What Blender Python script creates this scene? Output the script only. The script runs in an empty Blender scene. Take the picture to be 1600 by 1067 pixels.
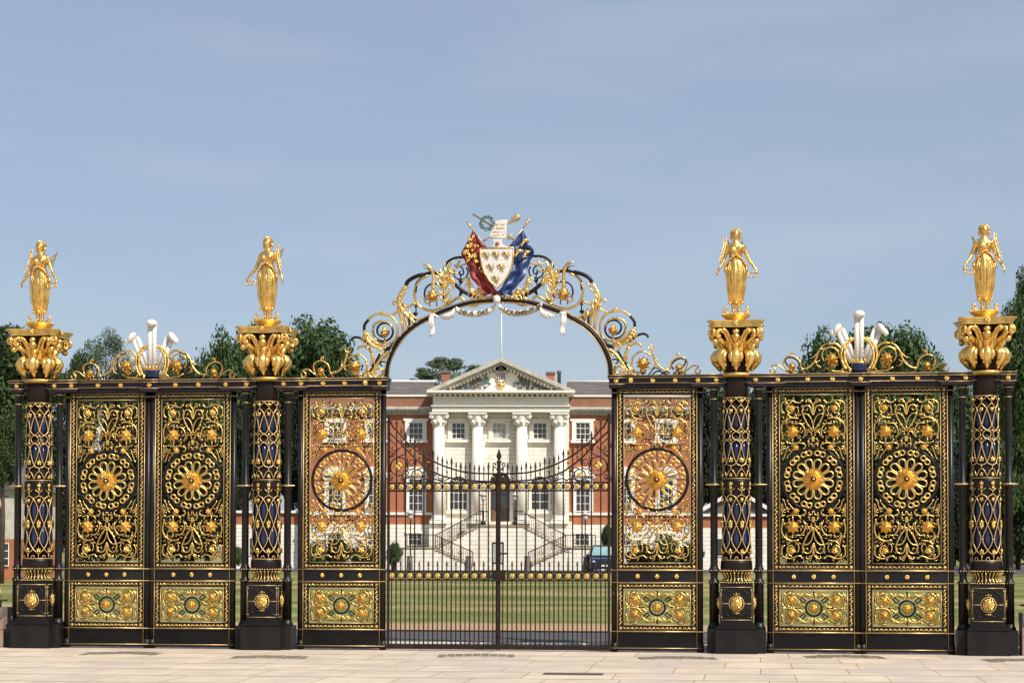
import bpy, math, random
from math import sin, cos, pi, radians as R, sqrt, atan2
from mathutils import Vector, Matrix
random.seed(7)
S = bpy.context.scene
col = S.collection
# ------------------------------------------------------------------ camera
YAW = .1218                      # the gate line is turned this much against the picture plane
cam_d = bpy.data.cameras.new('camera'); cam = bpy.data.objects.new('camera', cam_d); col.objects.link(cam)
cam.location = (.2333, -32.378, 1.7)
cam.rotation_mode = 'XYZ'
cam.matrix_world = Matrix.Translation(cam.location) @ Matrix.Rotation(pi/2+.0312, 4, 'X') @ Matrix.Rotation(.0016, 4, 'Z')
cam_d.sensor_width = 36; cam_d.lens = 3040/1600*36
cam_d.shift_y = (761.57-533.5)/1600
cam_d.clip_start = .5; cam_d.clip_end = 3000
S.camera = cam
# ------------------------------------------------------------------ world and sun
SUN_EL, SUN_AZ = R(47), R(38)    # azimuth: degrees to the right of the direction from gate to camera
w = bpy.data.worlds.new('World'); S.world = w; w.use_nodes = True
nt = w.node_tree; nt.nodes.clear()
out = nt.nodes.new('ShaderNodeOutputWorld'); bg = nt.nodes.new('ShaderNodeBackground')
sky = nt.nodes.new('ShaderNodeTexSky'); sky.sky_type = 'NISHITA'; sky.sun_disc = False
sky.sun_elevation = SUN_EL; sky.sun_rotation = pi-SUN_AZ
sky.air_density = 1.0; sky.dust_density = .9; sky.ozone_density = 3.5; sky.altitude = 50
tc = nt.nodes.new('ShaderNodeTexCoord')
mp = nt.nodes.new('ShaderNodeMapping'); mp.inputs['Scale'].default_value = (1.6, 1, 9)
mp.inputs['Rotation'].default_value = (0, R(16), 0)
no = nt.nodes.new('ShaderNodeTexNoise'); no.inputs['Scale'].default_value = 2.2; no.inputs['Detail'].default_value = 5
cr = nt.nodes.new('ShaderNodeValToRGB'); cr.color_ramp.elements[0].position = .48; cr.color_ramp.elements[1].position = .8
cr.color_ramp.elements[1].color = (.30, .30, .30, 1)
mx = nt.nodes.new('ShaderNodeMix'); mx.data_type = 'RGBA'
mx.inputs[7].default_value = (6.0, 6.5, 7.0, 1)
nt.links.new(tc.outputs['Generated'], mp.inputs['Vector']); nt.links.new(mp.outputs[0], no.inputs['Vector'])
nt.links.new(no.outputs[0], cr.inputs[0]); nt.links.new(cr.outputs[0], mx.inputs[0])
hz = nt.nodes.new('ShaderNodeMix'); hz.data_type = 'RGBA'; hz.inputs[0].default_value = .48; hz.inputs[7].default_value = (4.6, 5.15, 6.2, 1)
nt.links.new(sky.outputs[0], hz.inputs[6]); nt.links.new(hz.outputs[2], mx.inputs[6]); nt.links.new(mx.outputs[2], bg.inputs[0])
bg.inputs[1].default_value = .10
nt.links.new(bg.outputs[0], out.inputs[0])
sl = bpy.data.lights.new('sun', 'SUN'); sl.energy = 4.7; sl.angle = R(.5); sl.color = (1, .93, .82)
so = bpy.data.objects.new('sun', sl); col.objects.link(so)
sd = Vector((sin(SUN_AZ)*cos(SUN_EL), -cos(SUN_AZ)*cos(SUN_EL), sin(SUN_EL)))
so.rotation_mode = 'QUATERNION'; so.rotation_quaternion = sd.to_track_quat('Z', 'Y'); so.location = sd*60
S.view_settings.view_transform = 'Standard'; S.view_settings.look = 'None'
S.view_settings.exposure = .12; S.view_settings.gamma = 1
S.render.engine = 'CYCLES'
S.cycles.max_bounces = 6

# ------------------------------------------------------------------ materials
def mat(name, c, metal=0, rough=.6, var=.15, vs=4, bump=0, bs=40, c2=None, spec=.5, coord='Object', trans=0):
    m = bpy.data.materials.new(name); m.use_nodes = True; t = m.node_tree; p = t.nodes['Principled BSDF']
    p.inputs['Metallic'].default_value = metal; p.inputs['Roughness'].default_value = rough
    p.inputs['Specular IOR Level'].default_value = spec
    tcn = t.nodes.new('ShaderNodeTexCoord'); n = t.nodes.new('ShaderNodeTexNoise')
    n.inputs['Scale'].default_value = vs; n.inputs['Detail'].default_value = 6
    t.links.new(tcn.outputs[coord], n.inputs['Vector'])
    r = t.nodes.new('ShaderNodeValToRGB'); r.color_ramp.elements[0].position = .3; r.color_ramp.elements[1].position = .7
    a = tuple(max(0, x*(1-var)) for x in c[:3])+(1,)
    b = (tuple(c2)+(1,)) if c2 else tuple(min(1, x*(1+var)) for x in c[:3])+(1,)
    r.color_ramp.elements[0].color = a; r.color_ramp.elements[1].color = b
    t.links.new(n.outputs[0], r.inputs[0]); t.links.new(r.outputs[0], p.inputs['Base Color'])
    if bump:
        n2 = t.nodes.new('ShaderNodeTexNoise'); n2.inputs['Scale'].default_value = bs; n2.inputs['Detail'].default_value = 4
        t.links.new(tcn.outputs[coord], n2.inputs['Vector'])
        bm = t.nodes.new('ShaderNodeBump'); bm.inputs['Strength'].default_value = bump; bm.inputs['Distance'].default_value = .02
        t.links.new(n2.outputs[0], bm.inputs['Height']); t.links.new(bm.outputs[0], p.inputs['Normal'])
    return m
M = {}
M['gold'] = mat('gold_leaf', (.84, .52, .155), .88, .28, .30, 9, .4, 38)
M['goldtrim'] = mat('gold_trim', (.62, .44, .20), .6, .38, .25, 12)
M['oldgold'] = mat('dull_gold', (.60, .42, .13), .70, .34, .4, 16, .4, 60)
M['olivegold'] = mat('olive_gold', (.36, .28, .075), .6, .42, .3, 10, .3, 50)
M['black'] = mat('black_enamel', (.0055, .005, .0065), 0, .36, .3, 2.2, c2=(.017, .0145, .0125), bump=.08, bs=60, spec=.28) if 1 else mat('x', (.0055, .005, .0065), 0, .34, .5, 5, .08, 60, spec=.28)
M['iron'] = mat('brown_black_iron', (.010, .0055, .0045), 0, .38, .4, 6, .1, 50, spec=.3)
M['bar'] = mat('wrought_iron_brown', (.022, .010, .0065), 0, .45, .4, 6, spec=.3)
M['slate_blue'] = mat('grey_violet_enamel', (.016, .012, .018), 0, .38, .3, 6, spec=.3)
M['blue'] = mat('blue_enamel', (.012, .018, .06), 0, .22, .3, 3)
M['white'] = mat('white_paint', (.70, .68, .63), 0, .45, .06, 12, .1, 30)
M['flagwhite'] = mat('ribbon_paint', (.68, .65, .60), 0, .5, .08, 20)
M['red'] = mat('red_flag_paint', (.22, .025, .02), 0, .4, .25, 10)
M['navy'] = mat('blue_flag_paint', (.022, .05, .17), 0, .4, .25, 10)
M['green'] = mat('verdigris_leaf', (.09, .17, .15), 0, .5, .35, 30)
M['rosered'] = mat('rose_red', (.35, .08, .03), 0, .5, .1, 10)
M['stone'] = mat('cream_painted_stone', (.84, .79, .69), 0, .65, .07, 2.5, .1, 8)
M['stonegrey'] = mat('weathered_cornice', (.50, .47, .40), 0, .75, .2, 3)
M['trimwhite'] = mat('white_joinery', (.80, .78, .72), 0, .5, .05, 4)
M['glass'] = mat('window_glass', (.03, .035, .035), 0, .08, .5, 1.3, spec=.8)
M['curtain'] = mat('net_curtain', (.42, .41, .36), 0, .8, .25, 9)
M['darkdoor'] = mat('dark_door_paint', (.035, .022, .018), 0, .4, .3, 4)
M['granite'] = mat('weathered_granite', (.16, .145, .125), 0, .85, .35, 9, .3, 20)
M['asphalt'] = mat('asphalt', (.075, .074, .076), 0, .85, .25, 3, .3, 60)
M['railblack'] = mat('black_railing', (.015, .014, .013), 0, .45, .3, 4)
M['bark'] = mat('bark', (.07, .05, .035), 0, .9, .3, 3, .4, 12)
M['car'] = mat('navy_car_paint', (.012, .02, .055), .2, .2, .1, 3)
M['carglass'] = mat('car_glass', (.25, .42, .42), .1, .1, .2, 3, spec=.9)  # pale cyan base colour stands in for the windscreen's reflection
M['rubber'] = mat('tyre_rubber', (.012, .012, .012), 0, .8, .1, 3)
M['lampglass'] = mat('milky_lamp_glass', (.62, .60, .52), 0, .3, .05, 3)
M['sett'] = mat('brown_stone_setts', (.20, .155, .11), 0, .85, .35, 8, .3, 30)
M['grate'] = mat('rusty_iron_grate', (.085, .05, .035), 0, .7, .3, 10)
M['soil'] = mat('brown_wreath_paint', (.3, .2, .1), 0, .6, .2, 10)

def brickmat(name, c1, c2, mortar, w_, h_, ms, bump=.3, rot=False, rough=.8, sq=None):
    m = bpy.data.materials.new(name); m.use_nodes = True; t = m.node_tree; p = t.nodes['Principled BSDF']
    p.inputs['Roughness'].default_value = rough
    tcn = t.nodes.new('ShaderNodeTexCoord'); sp = t.nodes.new('ShaderNodeSeparateXYZ'); cb = t.nodes.new('ShaderNodeCombineXYZ')
    ad = t.nodes.new('ShaderNodeMath'); ad.operation = 'ADD'
    t.links.new(tcn.outputs['Object'], sp.inputs[0])
    t.links.new(sp.outputs[0], ad.inputs[0]); t.links.new(sp.outputs[1], ad.inputs[1])
    t.links.new(ad.outputs[0], cb.inputs[0]); t.links.new(sp.outputs[2], cb.inputs[1])
    b = t.nodes.new('ShaderNodeTexBrick'); b.inputs['Scale'].default_value = 1
    b.inputs['Brick Width'].default_value = w_; b.inputs['Row Height'].default_value = h_; b.inputs['Mortar Size'].default_value = ms
    b.inputs['Color1'].default_value = c1+(1,); b.inputs['Color2'].default_value = c2+(1,); b.inputs['Mortar'].default_value = mortar+(1,)
    t.links.new(cb.outputs[0], b.inputs['Vector'])
    n = t.nodes.new('ShaderNodeTexNoise'); n.inputs['Scale'].default_value = .9; n.inputs['Detail'].default_value = 8
    t.links.new(tcn.outputs['Object'], n.inputs['Vector'])
    r = t.nodes.new('ShaderNodeMapRange'); r.inputs[1].default_value = .3; r.inputs[2].default_value = .7
    r.inputs[3].default_value = .85; r.inputs[4].default_value = 1.12
    t.links.new(n.outputs[0], r.inputs[0])
    mm = t.nodes.new('ShaderNodeVectorMath'); mm.operation = 'SCALE'
    t.links.new(b.outputs[0], mm.inputs[0]); t.links.new(r.outputs[0], mm.inputs['Scale'])
    t.links.new(mm.outputs[0], p.inputs['Base Color'])
    bp = t.nodes.new('ShaderNodeBump'); bp.invert = True; bp.inputs['Strength'].default_value = bump; bp.inputs['Distance'].default_value = .03
    t.links.new(b.outputs[1], bp.inputs['Height']); t.links.new(bp.outputs[0], p.inputs['Normal'])
    return m
M['brick'] = brickmat('red_brick', (.45, .145, .06), (.35, .11, .05), (.40, .19, .10), .24, .08, .008)
M['parapet_brick'] = brickmat('old_brick', (.30, .12, .065), (.22, .085, .05), (.28, .17, .11), .24, .08, .01)
M['rustic'] = brickmat('rusticated_white_stone', (.86, .82, .73), (.82, .77, .67), (.50, .38, .20), 1.25, .29, .018)
M['slate'] = brickmat('stone_slate_roof', (.165, .14, .125), (.11, .095, .085), (.10, .09, .09), .38, .3, .03, rough=.85)
M['rwall'] = brickmat('pink_sandstone_blocks', (.30, .19, .15), (.36, .27, .2), (.2, .15, .1), .7, .3, .02)

def leafmat(name, c, c2, tr=.25):
    m = mat(name, c, 0, .55, .3, .55, c2=c2, spec=.3)
    t = m.node_tree; p = t.nodes['Principled BSDF']
    oi = t.nodes.new('ShaderNodeObjectInfo'); g = t.nodes.new('ShaderNodeNewGeometry')
    mr = t.nodes.new('ShaderNodeMapRange'); mr.inputs[3].default_value = .65; mr.inputs[4].default_value = 1.35
    t.links.new(g.outputs['Random Per Island'], mr.inputs[0])
    src = p.inputs['Base Color'].links[0].from_socket
    sc = t.nodes.new('ShaderNodeVectorMath'); sc.operation = 'SCALE'
    t.links.new(src, sc.inputs[0]); t.links.new(mr.outputs[0], sc.inputs['Scale'])
    t.links.new(sc.outputs[0], p.inputs['Base Color'])
    tl = t.nodes.new('ShaderNodeBsdfTranslucent'); ms = t.nodes.new('ShaderNodeMixShader'); ms.inputs[0].default_value = tr
    t.links.new(sc.outputs[0], tl.inputs[0]); t.links.new(p.outputs[0], ms.inputs[1]); t.links.new(tl.outputs[0], ms.inputs[2])
    t.links.new(ms.outputs[0], t.nodes['Material Output'].inputs[0])
    return m
M['leafdark'] = leafmat('dark_foliage', (.030, .052, .016), (.065, .105, .03))
M['leafshade'] = leafmat('shade_darkened_foliage', (.014, .024, .008), (.03, .048, .015))  # darker foliage copy: the deep shade beyond the gates is put into its colour
M['leafmid'] = leafmat('mid_foliage', (.042, .085, .022), (.10, .165, .045))
M['leafgrey'] = leafmat('pale_foliage', (.08, .115, .05), (.16, .20, .10))

# ------------------------------------------------------------------ mesh builder
class MB:
    def __init__(s): s.v = []; s.f = []; s.sm = []
    def add(s, vs, fs, smooth=False):
        o = len(s.v); s.v += [tuple(v) for v in vs]
        s.f += [tuple(i+o for i in f) for f in fs]; s.sm += [smooth]*len(fs)
    def box(s, x0, x1, y0, y1, z0, z1):
        s.add([(x0,y0,z0),(x1,y0,z0),(x1,y1,z0),(x0,y1,z0),(x0,y0,z1),(x1,y0,z1),(x1,y1,z1),(x0,y1,z1)],
              [(0,3,2,1),(4,5,6,7),(0,1,5,4),(1,2,6,5),(2,3,7,6),(3,0,4,7)])
    def tube(s, pts, r, n=6, flat=1., cap=True, up=None):
        """pts 3-D; r number or list; flat squeezes the depth (y)"""
        P = [Vector(p) for p in pts]
        if not isinstance(r, (list, tuple)): r = [r]*len(P)
        vs = []; fs = []
        prevn = None
        for i, p in enumerate(P):
            a = P[max(i-1, 0)]; b = P[min(i+1, len(P)-1)]
            t = (b-a); t = t.normalized() if t.length > 1e-9 else Vector((0,0,1))
            if prevn is None:
                u = Vector((0,1,0)) if abs(t.y) < .9 else Vector((1,0,0))
            else: u = prevn
            nn = (u-t*u.dot(t)); nn = nn.normalized() if nn.length > 1e-6 else Vector((1,0,0))
            bb = t.cross(nn); prevn = nn
            for k in range(n):
                a_ = 2*pi*k/n
                vs.append(p+nn*(cos(a_)*r[i]*flat)+bb*(sin(a_)*r[i]))
        for i in range(len(P)-1):
            for k in range(n):
                k2 = (k+1) % n
                fs.append((i*n+k, i*n+k2, (i+1)*n+k2, (i+1)*n+k))
        if cap:
            fs.append(tuple(range(n))[::-1]); fs.append(tuple((len(P)-1)*n+k for k in range(n)))
        s.add(vs, fs, True)
    def lathe(s, prof, n=24, c=(0,0,0), ax=1., ay=1., fold=0, nf=8, a0=0):
        vs = []; fs = []
        for (r, z) in prof:
            for k in range(n):
                a = 2*pi*k/n+a0; rr = r*(1+fold*cos(nf*a))
                vs.append((c[0]+rr*cos(a)*ax, c[1]+rr*sin(a)*ay, c[2]+z))
        for i in range(len(prof)-1):
            for k in range(n):
                k2 = (k+1) % n
                fs.append((i*n+k, i*n+k2, (i+1)*n+k2, (i+1)*n+k))
        fs.append(tuple(range(n))[::-1]); fs.append(tuple((len(prof)-1)*n+k for k in range(n)))
        s.add(vs, fs, n > 9)
    def ell(s, c, rx, ry, rz, n=10, m=6, rot=None):
        vs = []; fs = []
        for i in range(m+1):
            ph = pi*i/m
            for k in range(n):
                a = 2*pi*k/n; v = Vector((rx*sin(ph)*cos(a), ry*sin(ph)*sin(a), rz*cos(ph)))
                if rot: v = rot @ v
                vs.append((c[0]+v.x, c[1]+v.y, c[2]+v.z))
        for i in range(m):
            for k in range(n):
                k2 = (k+1) % n; fs.append((i*n+k, (i+1)*n+k, (i+1)*n+k2, i*n+k2))
        s.add(vs, fs, True)
    def prism(s, pts, y0, y1):
        """outline in x,z extruded in depth"""
        n = len(pts); vs = [(x, y0, z) for x, z in pts]+[(x, y1, z) for x, z in pts]
        fs = [tuple(range(n)), tuple(range(2*n-1, n-1, -1))]+[(i, i+n, (i+1) % n+n, (i+1) % n) for i in range(n)]
        s.add(vs, fs)
    def torus(s, c, r, t, n=24, m=6, axis='y', sx=1., sz=1., tf=1.):
        vs = []; fs = []
        for i in range(n):
            a = 2*pi*i/n
            for k in range(m):
                b = 2*pi*k/m; rr = r+t*cos(b); d = t*sin(b)*tf
                if axis == 'y': vs.append((c[0]+rr*cos(a)*sx, c[1]+d, c[2]+rr*sin(a)*sz))
                else: vs.append((c[0]+rr*cos(a)*sx, c[1]+rr*sin(a)*sz, c[2]+d))
        for i in range(n):
            for k in range(m):
                i2 = (i+1) % n; k2 = (k+1) % m
                fs.append((i*m+k, i2*m+k, i2*m+k2, i*m+k2))
        s.add(vs, fs, True)
    def xf(s, i0, fn):
        for i in range(i0, len(s.v)): s.v[i] = fn(s.v[i])
    def mirror(s):
        s.v = [(-x, y, z) for x, y, z in s.v]; s.f = [f[::-1] for f in s.f]; return s
    def mesh(s, name):
        me = bpy.data.meshes.new(name); me.from_pydata(s.v, [], s.f)
        me.polygons.foreach_set('use_smooth', s.sm); me.update(); return me
    def build(s, name, m, parent=None, loc=None, rz=0):
        me = s.mesh(name); me.materials.append(M[m] if isinstance(m, str) else m)
        o = bpy.data.objects.new(name, me); col.objects.link(o)
        if parent: o.parent = parent
        if loc is not None: o.location = loc
        if rz: o.rotation_euler = (0, 0, rz)
        return o

def build_split(mb, name, m, parent):
    """one part per separate piece: loose shapes closer than half their own size stay together"""
    n = len(mb.v); pa = list(range(n))
    def fd(i):
        while pa[i] != i: pa[i] = pa[pa[i]]; i = pa[i]
        return i
    for f in mb.f:
        a = fd(f[0])
        for i in f[1:]:
            b = fd(i)
            if a != b: pa[b] = a
    ids = {}; bb = []
    for i in range(n):
        r = fd(i)
        if r not in ids: ids[r] = len(bb); bb.append([list(mb.v[i]), list(mb.v[i])])
        q = bb[ids[r]]
        for k in range(3): q[0][k] = min(q[0][k], mb.v[i][k]); q[1][k] = max(q[1][k], mb.v[i][k])
    g = list(range(len(bb)))
    def fg(i):
        while g[i] != i: i = g[i]
        return i
    sz = [max(q[1][k]-q[0][k] for k in range(3)) for q in bb]
    for i in range(len(bb)):
        for j in range(i):
            d = sqrt(sum(max(0, bb[i][0][k]-bb[j][1][k], bb[j][0][k]-bb[i][1][k])**2 for k in range(3)))
            if d <= max(.02, .5*max(sz[i], sz[j])): g[fg(i)] = fg(j)
    parts = {}
    for f, sm in zip(mb.f, mb.sm):
        p = fg(ids[fd(f[0])]); mm, mp_ = parts.setdefault(p, (MB(), {}))
        q = []
        for i in f:
            if i not in mp_: mp_[i] = len(mm.v); mm.v.append(mb.v[i])
            q.append(mp_[i])
        mm.f.append(tuple(q)); mm.sm.append(sm)
    return [mm.build(name, m, parent) for mm, _ in parts.values()]

def tag(o, label=None, cat=None, group=None, kind=None):
    if label: o['label'] = label
    if cat: o['category'] = cat
    if group: o['group'] = group
    if kind: o['kind'] = kind
    return o
def empty(name, loc, rz=0, **k):
    o = bpy.data.objects.new(name, None); col.objects.link(o); o.location = loc; o.rotation_euler = (0, 0, rz)
    o.empty_display_size = .2; tag(o, **k); return o
CH = {}
def kids(o): return list(o.children)
def copy_tree(o, parent=None):
    c = o.copy(); col.objects.link(c); c.parent = parent
    for ch in kids(o): copy_tree(ch, c)
    return c
def GW(X, Y=0, Z=0):             # gate line coordinates -> world
    return (X*cos(YAW)+Y*sin(YAW), -X*sin(YAW)+Y*cos(YAW), Z)
def smooth(pts, k=4):            # Catmull-Rom through 2-D points
    if len(pts) < 3: return pts
    P = [Vector(p) for p in pts]; P = [2*P[0]-P[1]]+P+[2*P[-1]-P[-2]]; o = []
    for i in range(1, len(P)-2):
        for j in range(k):
            t = j/k; a, b, c, d = P[i-1], P[i], P[i+1], P[i+2]
            o.append(.5*((2*b)+(-a+c)*t+(2*a-5*b+4*c-d)*t*t+(-a+3*b-3*c+d)*t**3))
    o.append(P[-2]); return [tuple(p) for p in o]
def sp2(mb, pts, r, y=0, taper=None, k=4, n=6, flat=1.):   # smooth tube in the x,z plane
    q = smooth(pts, k); N = len(q)-1
    if taper == 'end': rr = [r*(1-.75*(i/N)) for i in range(N+1)]
    elif taper == 'both': rr = [r*(.25+.75*sin(pi*i/N)) for i in range(N+1)]
    elif taper == 'start': rr = [r*(.25+.75*(i/N)) for i in range(N+1)]
    else: rr = r
    mb.tube([(x, y, z) for x, z in q], rr, n, flat)
def spiral(cx, cz, r0, r1, a0, turns, n=22):
    o = []
    for i in range(n+1):
        t = i/n; a = a0+turns*2*pi*t; r = r0+(r1-r0)*t
        o.append((cx+r*cos(a), cz+r*sin(a)))
    return o
def flower(mb, cx, cz, r, y=0, n=8, depth=None, a0=0):     # star flower of pointed petals, bulging to the front
    d = depth or r*.35
    mb.ell((cx, y-d*.7, cz), r*.28, d*.6, r*.28, 8, 5)
    for k in range(n):
        a = a0+2*pi*k/n; ca, sa = cos(a), sin(a); w_ = r*pi/n*.75
        def P(rr, ww, yy): return (cx+rr*ca-ww*sa, y+yy, cz+rr*sa+ww*ca)
        mb.add([P(r*.15, 0, -d*.9), P(r*.55, w_, -d*.25), P(r, 0, -d*.55), P(r*.55, -w_, -d*.25), P(r*.6, 0, -d*1.0), P(r*.5, 0, d*.1)],
               [(0,4,1),(1,4,2),(2,4,3),(3,4,0),(0,1,5),(1,2,5),(2,3,5),(3,0,5)])
def rosette(mb, cx, cz, r, y=0):                           # small round boss of six lobes
    for k in range(6):
        a = 2*pi*k/6; mb.ell((cx+r*.55*cos(a), y, cz+r*.55*sin(a)), r*.42, r*.3, r*.42, 6, 4)
    mb.ell((cx, y-r*.25, cz), r*.35, r*.3, r*.35, 6, 4)
def acanthus(mb, pts, r, y=0, side=1, nl=5, n=6):          # gilded stem with leaf lobes along one or both sides
    sp2(mb, pts, r, y, 'both', 4, n)
    q = smooth(pts, 4); N = len(q)-1
    for j in range(nl):
        i = int((j+.7)/(nl+.6)*N); i2 = min(i+1, N)
        p = Vector(q[i]); t = (Vector(q[i2])-Vector(q[max(i-1, 0)])).normalized(); nrm = Vector((-t.y, t.x))
        for sd_ in ((side,) if side else (1, -1)):
            a = p; b = p+nrm*sd_*r*1.7+t*r*1.2; c = p+nrm*sd_*r*2.6+t*r*3.4
            sp2(mb, [tuple(a), tuple(b), tuple(c)], r*.75, y-.006, 'end', 3, 5)
# ================================================================== the gate screen
# ---- one ornamental leaf, origin at its foot in the middle ----
def border(g, k, x0, x1, z0, z1, wd, y):
    """gold-relief border between an outer and an inner moulding: g gold bumps, k black bed"""
    k.box(x0, x0+wd, y, y+.05, z0, z1); k.box(x1-wd, x1, y, y+.05, z0, z1)
    k.box(x0+wd, x1-wd, y, y+.05, z0, z0+wd); k.box(x0+wd, x1-wd, y, y+.05, z1-wd, z1)
    rnd = random.Random(3)
    def run(a, b, c, horiz):
        n = int(round(abs(b-a)/.036)); st = (b-a)/n
        for i in range(n):
            p = a+st*(i+.5); s_ = 1 if i % 2 else -1; mid = abs(i-(n-1)/2) < .6
            h = wd*.30
            if horiz: cx_, cz_ = p, c
            else: cx_, cz_ = c, p
            if mid or i % 6 == 3:
                g.ell((cx_, y-.004, cz_), .017, .016, .017, 6, 4); continue
            an = s_*.9+(0 if horiz else pi/2)+rnd.uniform(-.15, .15)
            q = [(cx_-h*sin(an)-.012*cos(an), cz_-h*cos(an)), (cx_+.012*s_, cz_+.004), (cx_+h*sin(an)*.6, cz_+h*cos(an))]
            g.tube([(a_, y-.003, b_) for a_, b_ in q], [.006, .0165, .007], 5, .9)
    run(x0+wd, x1-wd, z0+wd/2, True); run(x0+wd, x1-wd, z1-wd/2, True)
    run(z0+wd, z1-wd, x0+wd/2, False); run(z0+wd, z1-wd, x1-wd/2, False)
    for a in (x0+wd/2, x1-wd/2):
        for b in (z0+wd/2, z1-wd/2): rosette(g, a, b, wd*.3, y-.004)
def frame_line(mb, x0, x1, z0, z1, y, r=.006):
    for a, b in (((x0, z0), (x1, z0)), ((x1, z0), (x1, z1)), ((x1, z1), (x0, z1)), ((x0, z1), (x0, z0))):
        mb.tube([(a[0], y, a[1]), (b[0], y, b[1])], r, 4)

HALF = [  # (points from the photograph's panel, kind, radius); x is distance from the leaf's axis, z height over the wheel's hub
 ([(5,807),(20,857),(35,907),(75,929),(120,907),(135,847),(120,797),(85,717),(45,657),(5,597)], 'g', .0105),
 ([(130,822),(75,817),(35,777),(10,717),(0,637)], 'g', .0095),
 ([(3,812),(5,917),(20,967),(55,995),(87,992),(90,977),(78,970)], 'g', .009),
 ([(130,977),(135,997),(165,962),(215,967),(275,992),(335,987),(385,957),(395,897),(380,847),(355,827)], 'g', .0095),
 ([(265,972),(305,942),(330,897),(315,847),(275,827),(262,842)], 'g', .009),
 ([(325,827),(285,782),(235,772),(180,762)], 'g', .010),
 ([(180,762),(265,772),(335,747),(380,697),(397,627),(385,557),(375,517),(388,500)], 'g', .0115),
 ([(225,695),(165,702),(125,667),(100,607),(107,542)], 'g', .0105),
 ([(155,502),(175,462),(235,447),(305,457),(335,472)], 'g', .010),
 ([(175,457),(115,447),(95,417),(110,387),(128,390)], 'g', .0095),
 ([(20,592),(60,597),(80,577),(85,547)], 'g', .009),
 ([(8,402),(16,437),(40,447),(58,427),(50,412)], 'g', .008),
 ([(315,410),(330,377),(345,327),(365,267),(385,247)], 'g', .008),
 ([(215,392),(255,367),(285,327),(310,297),(325,257)], 'g', .008),
 ([(400,472),(385,432),(395,387),(398,327),(390,307)], 'g', .0085),
 ([(345,417),(375,407),(365,377),(345,392)], 'g', .008),
 ([(195,917),(180,857),(190,832)], 'g', .009),
 ([(330,977),(345,937)], 'g', .010),
 ([(250,730),(270,715),(245,702)], 'g', .008),
 ([(320,745),(350,700)], 'g', .010),
]
DARK = [
 ([(60,960),(110,930),(165,905),(200,870),(230,800),(180,745),(120,735),(60,700)], .008),
 ([(395,790),(330,800),(280,790)], .009), ([(180,900),(230,905),(250,860),(225,830)], .008),
 ([(60,520),(110,510),(150,530),(190,570),(240,560)], .009), ([(60,470),(110,460),(150,440)], .008),
 ([(240,420),(270,440),(300,420),(290,380),(255,370)], .009), ([(395,560),(360,590),(340,640),(370,700)], .009),
 ([(230,640),(200,600),(170,560),(175,500)], .009), ([(400,930),(350,925),(300,960)], .008),
]
K_ = .0013
def upper_panel(hub, sz):
    g = MB(); k = MB(); fl = MB(); FL = []; fi = MB()
    for sx in (1, -1):
        for _ in (0,):
            for pts, _, r in HALF:
                q = [(sx*a*K_, hub+sz*b*K_) for a, b in pts]
                sp2(g, q, r*1.1, -.030, None, 3, 5)
                sp2(k, [(a+.003, b-.003) for a, b in q], r*1.25, -.008, None, 3, 4)
            for pts, r in DARK:
                sp2(k, [(sx*a*K_, hub+sz*b*K_) for a, b in pts], r, -.004, None, 3, 4)
            for fx, fz, fr, fn, fd in ((255, 597, .125, 8, .06), (265, 895, .062, 6, .03), (215, 397, .06, 7, .03)):
                m_ = MB(); flower(m_, 0, 0, fr, 0, fn, fd, .5 if fn == 6 else 0); FL.append((m_, sx*fx*K_, hub+sz*fz*K_))
            fl.tube([(sx*255*K_, -.04, hub+sz*520*K_), (sx*258*K_, -.04, hub+sz*450*K_)], [.016, .006], 5)
    rn = random.Random(17); pts = []; tries = 0
    while len(pts) < 62 and tries < 9000:
        tries += 1; x = rn.uniform(.03, .50); z = rn.uniform(.05, 1.32)
        if x*x+z*z < .60**2 or (x-.33)**2+(z-.78)**2 < .10**2: continue
        if any((x-a)**2+(z-b)**2 < .058**2 for a, b in pts): continue
        pts.append((x, z))
    for x, z in pts:
        a = rn.uniform(0, 6.3); r = rn.uniform(.022, .036); tn = rn.choice((-1, 1))*rn.uniform(2.2, 4.2); w_ = rn.uniform(.004, .0065); gold_ = rn.random() < .78
        for sx in (1, -1):
            for _ in (0,):
                q = [(sx*(x+r*(1-.5*u/5)*cos(a+tn*u/5)), hub+sz*(z+r*(1-.5*u/5)*sin(a+tn*u/5))) for u in range(6)]
                (g if gold_ else k).tube([(p[0], -.016, p[1]) for p in q], [w_*1.3, w_*2.1, w_*1.9, w_*1.6, w_*1.2, w_*2.0] if gold_ else w_*1.6, 4)
                k.tube([(sx*x, -.004, hub+sz*z), (sx*(x+.05*cos(a+2)), -.004, hub+sz*(z+.05*sin(a+2)))], .006, 4)
    if 1:
        fl.box(-.022, .022, -.045, -.01, hub+sz*505*K_-.045, hub+sz*505*K_+.045)
        fl.ell((0, -.035, hub+sz*640*K_), .02, .02, .03, 6, 4); fl.ell((0, -.035, hub+sz*815*K_), .02, .02, .02, 6, 4)
    return g, k, fl, FL, fi
HUB = 2.835
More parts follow.
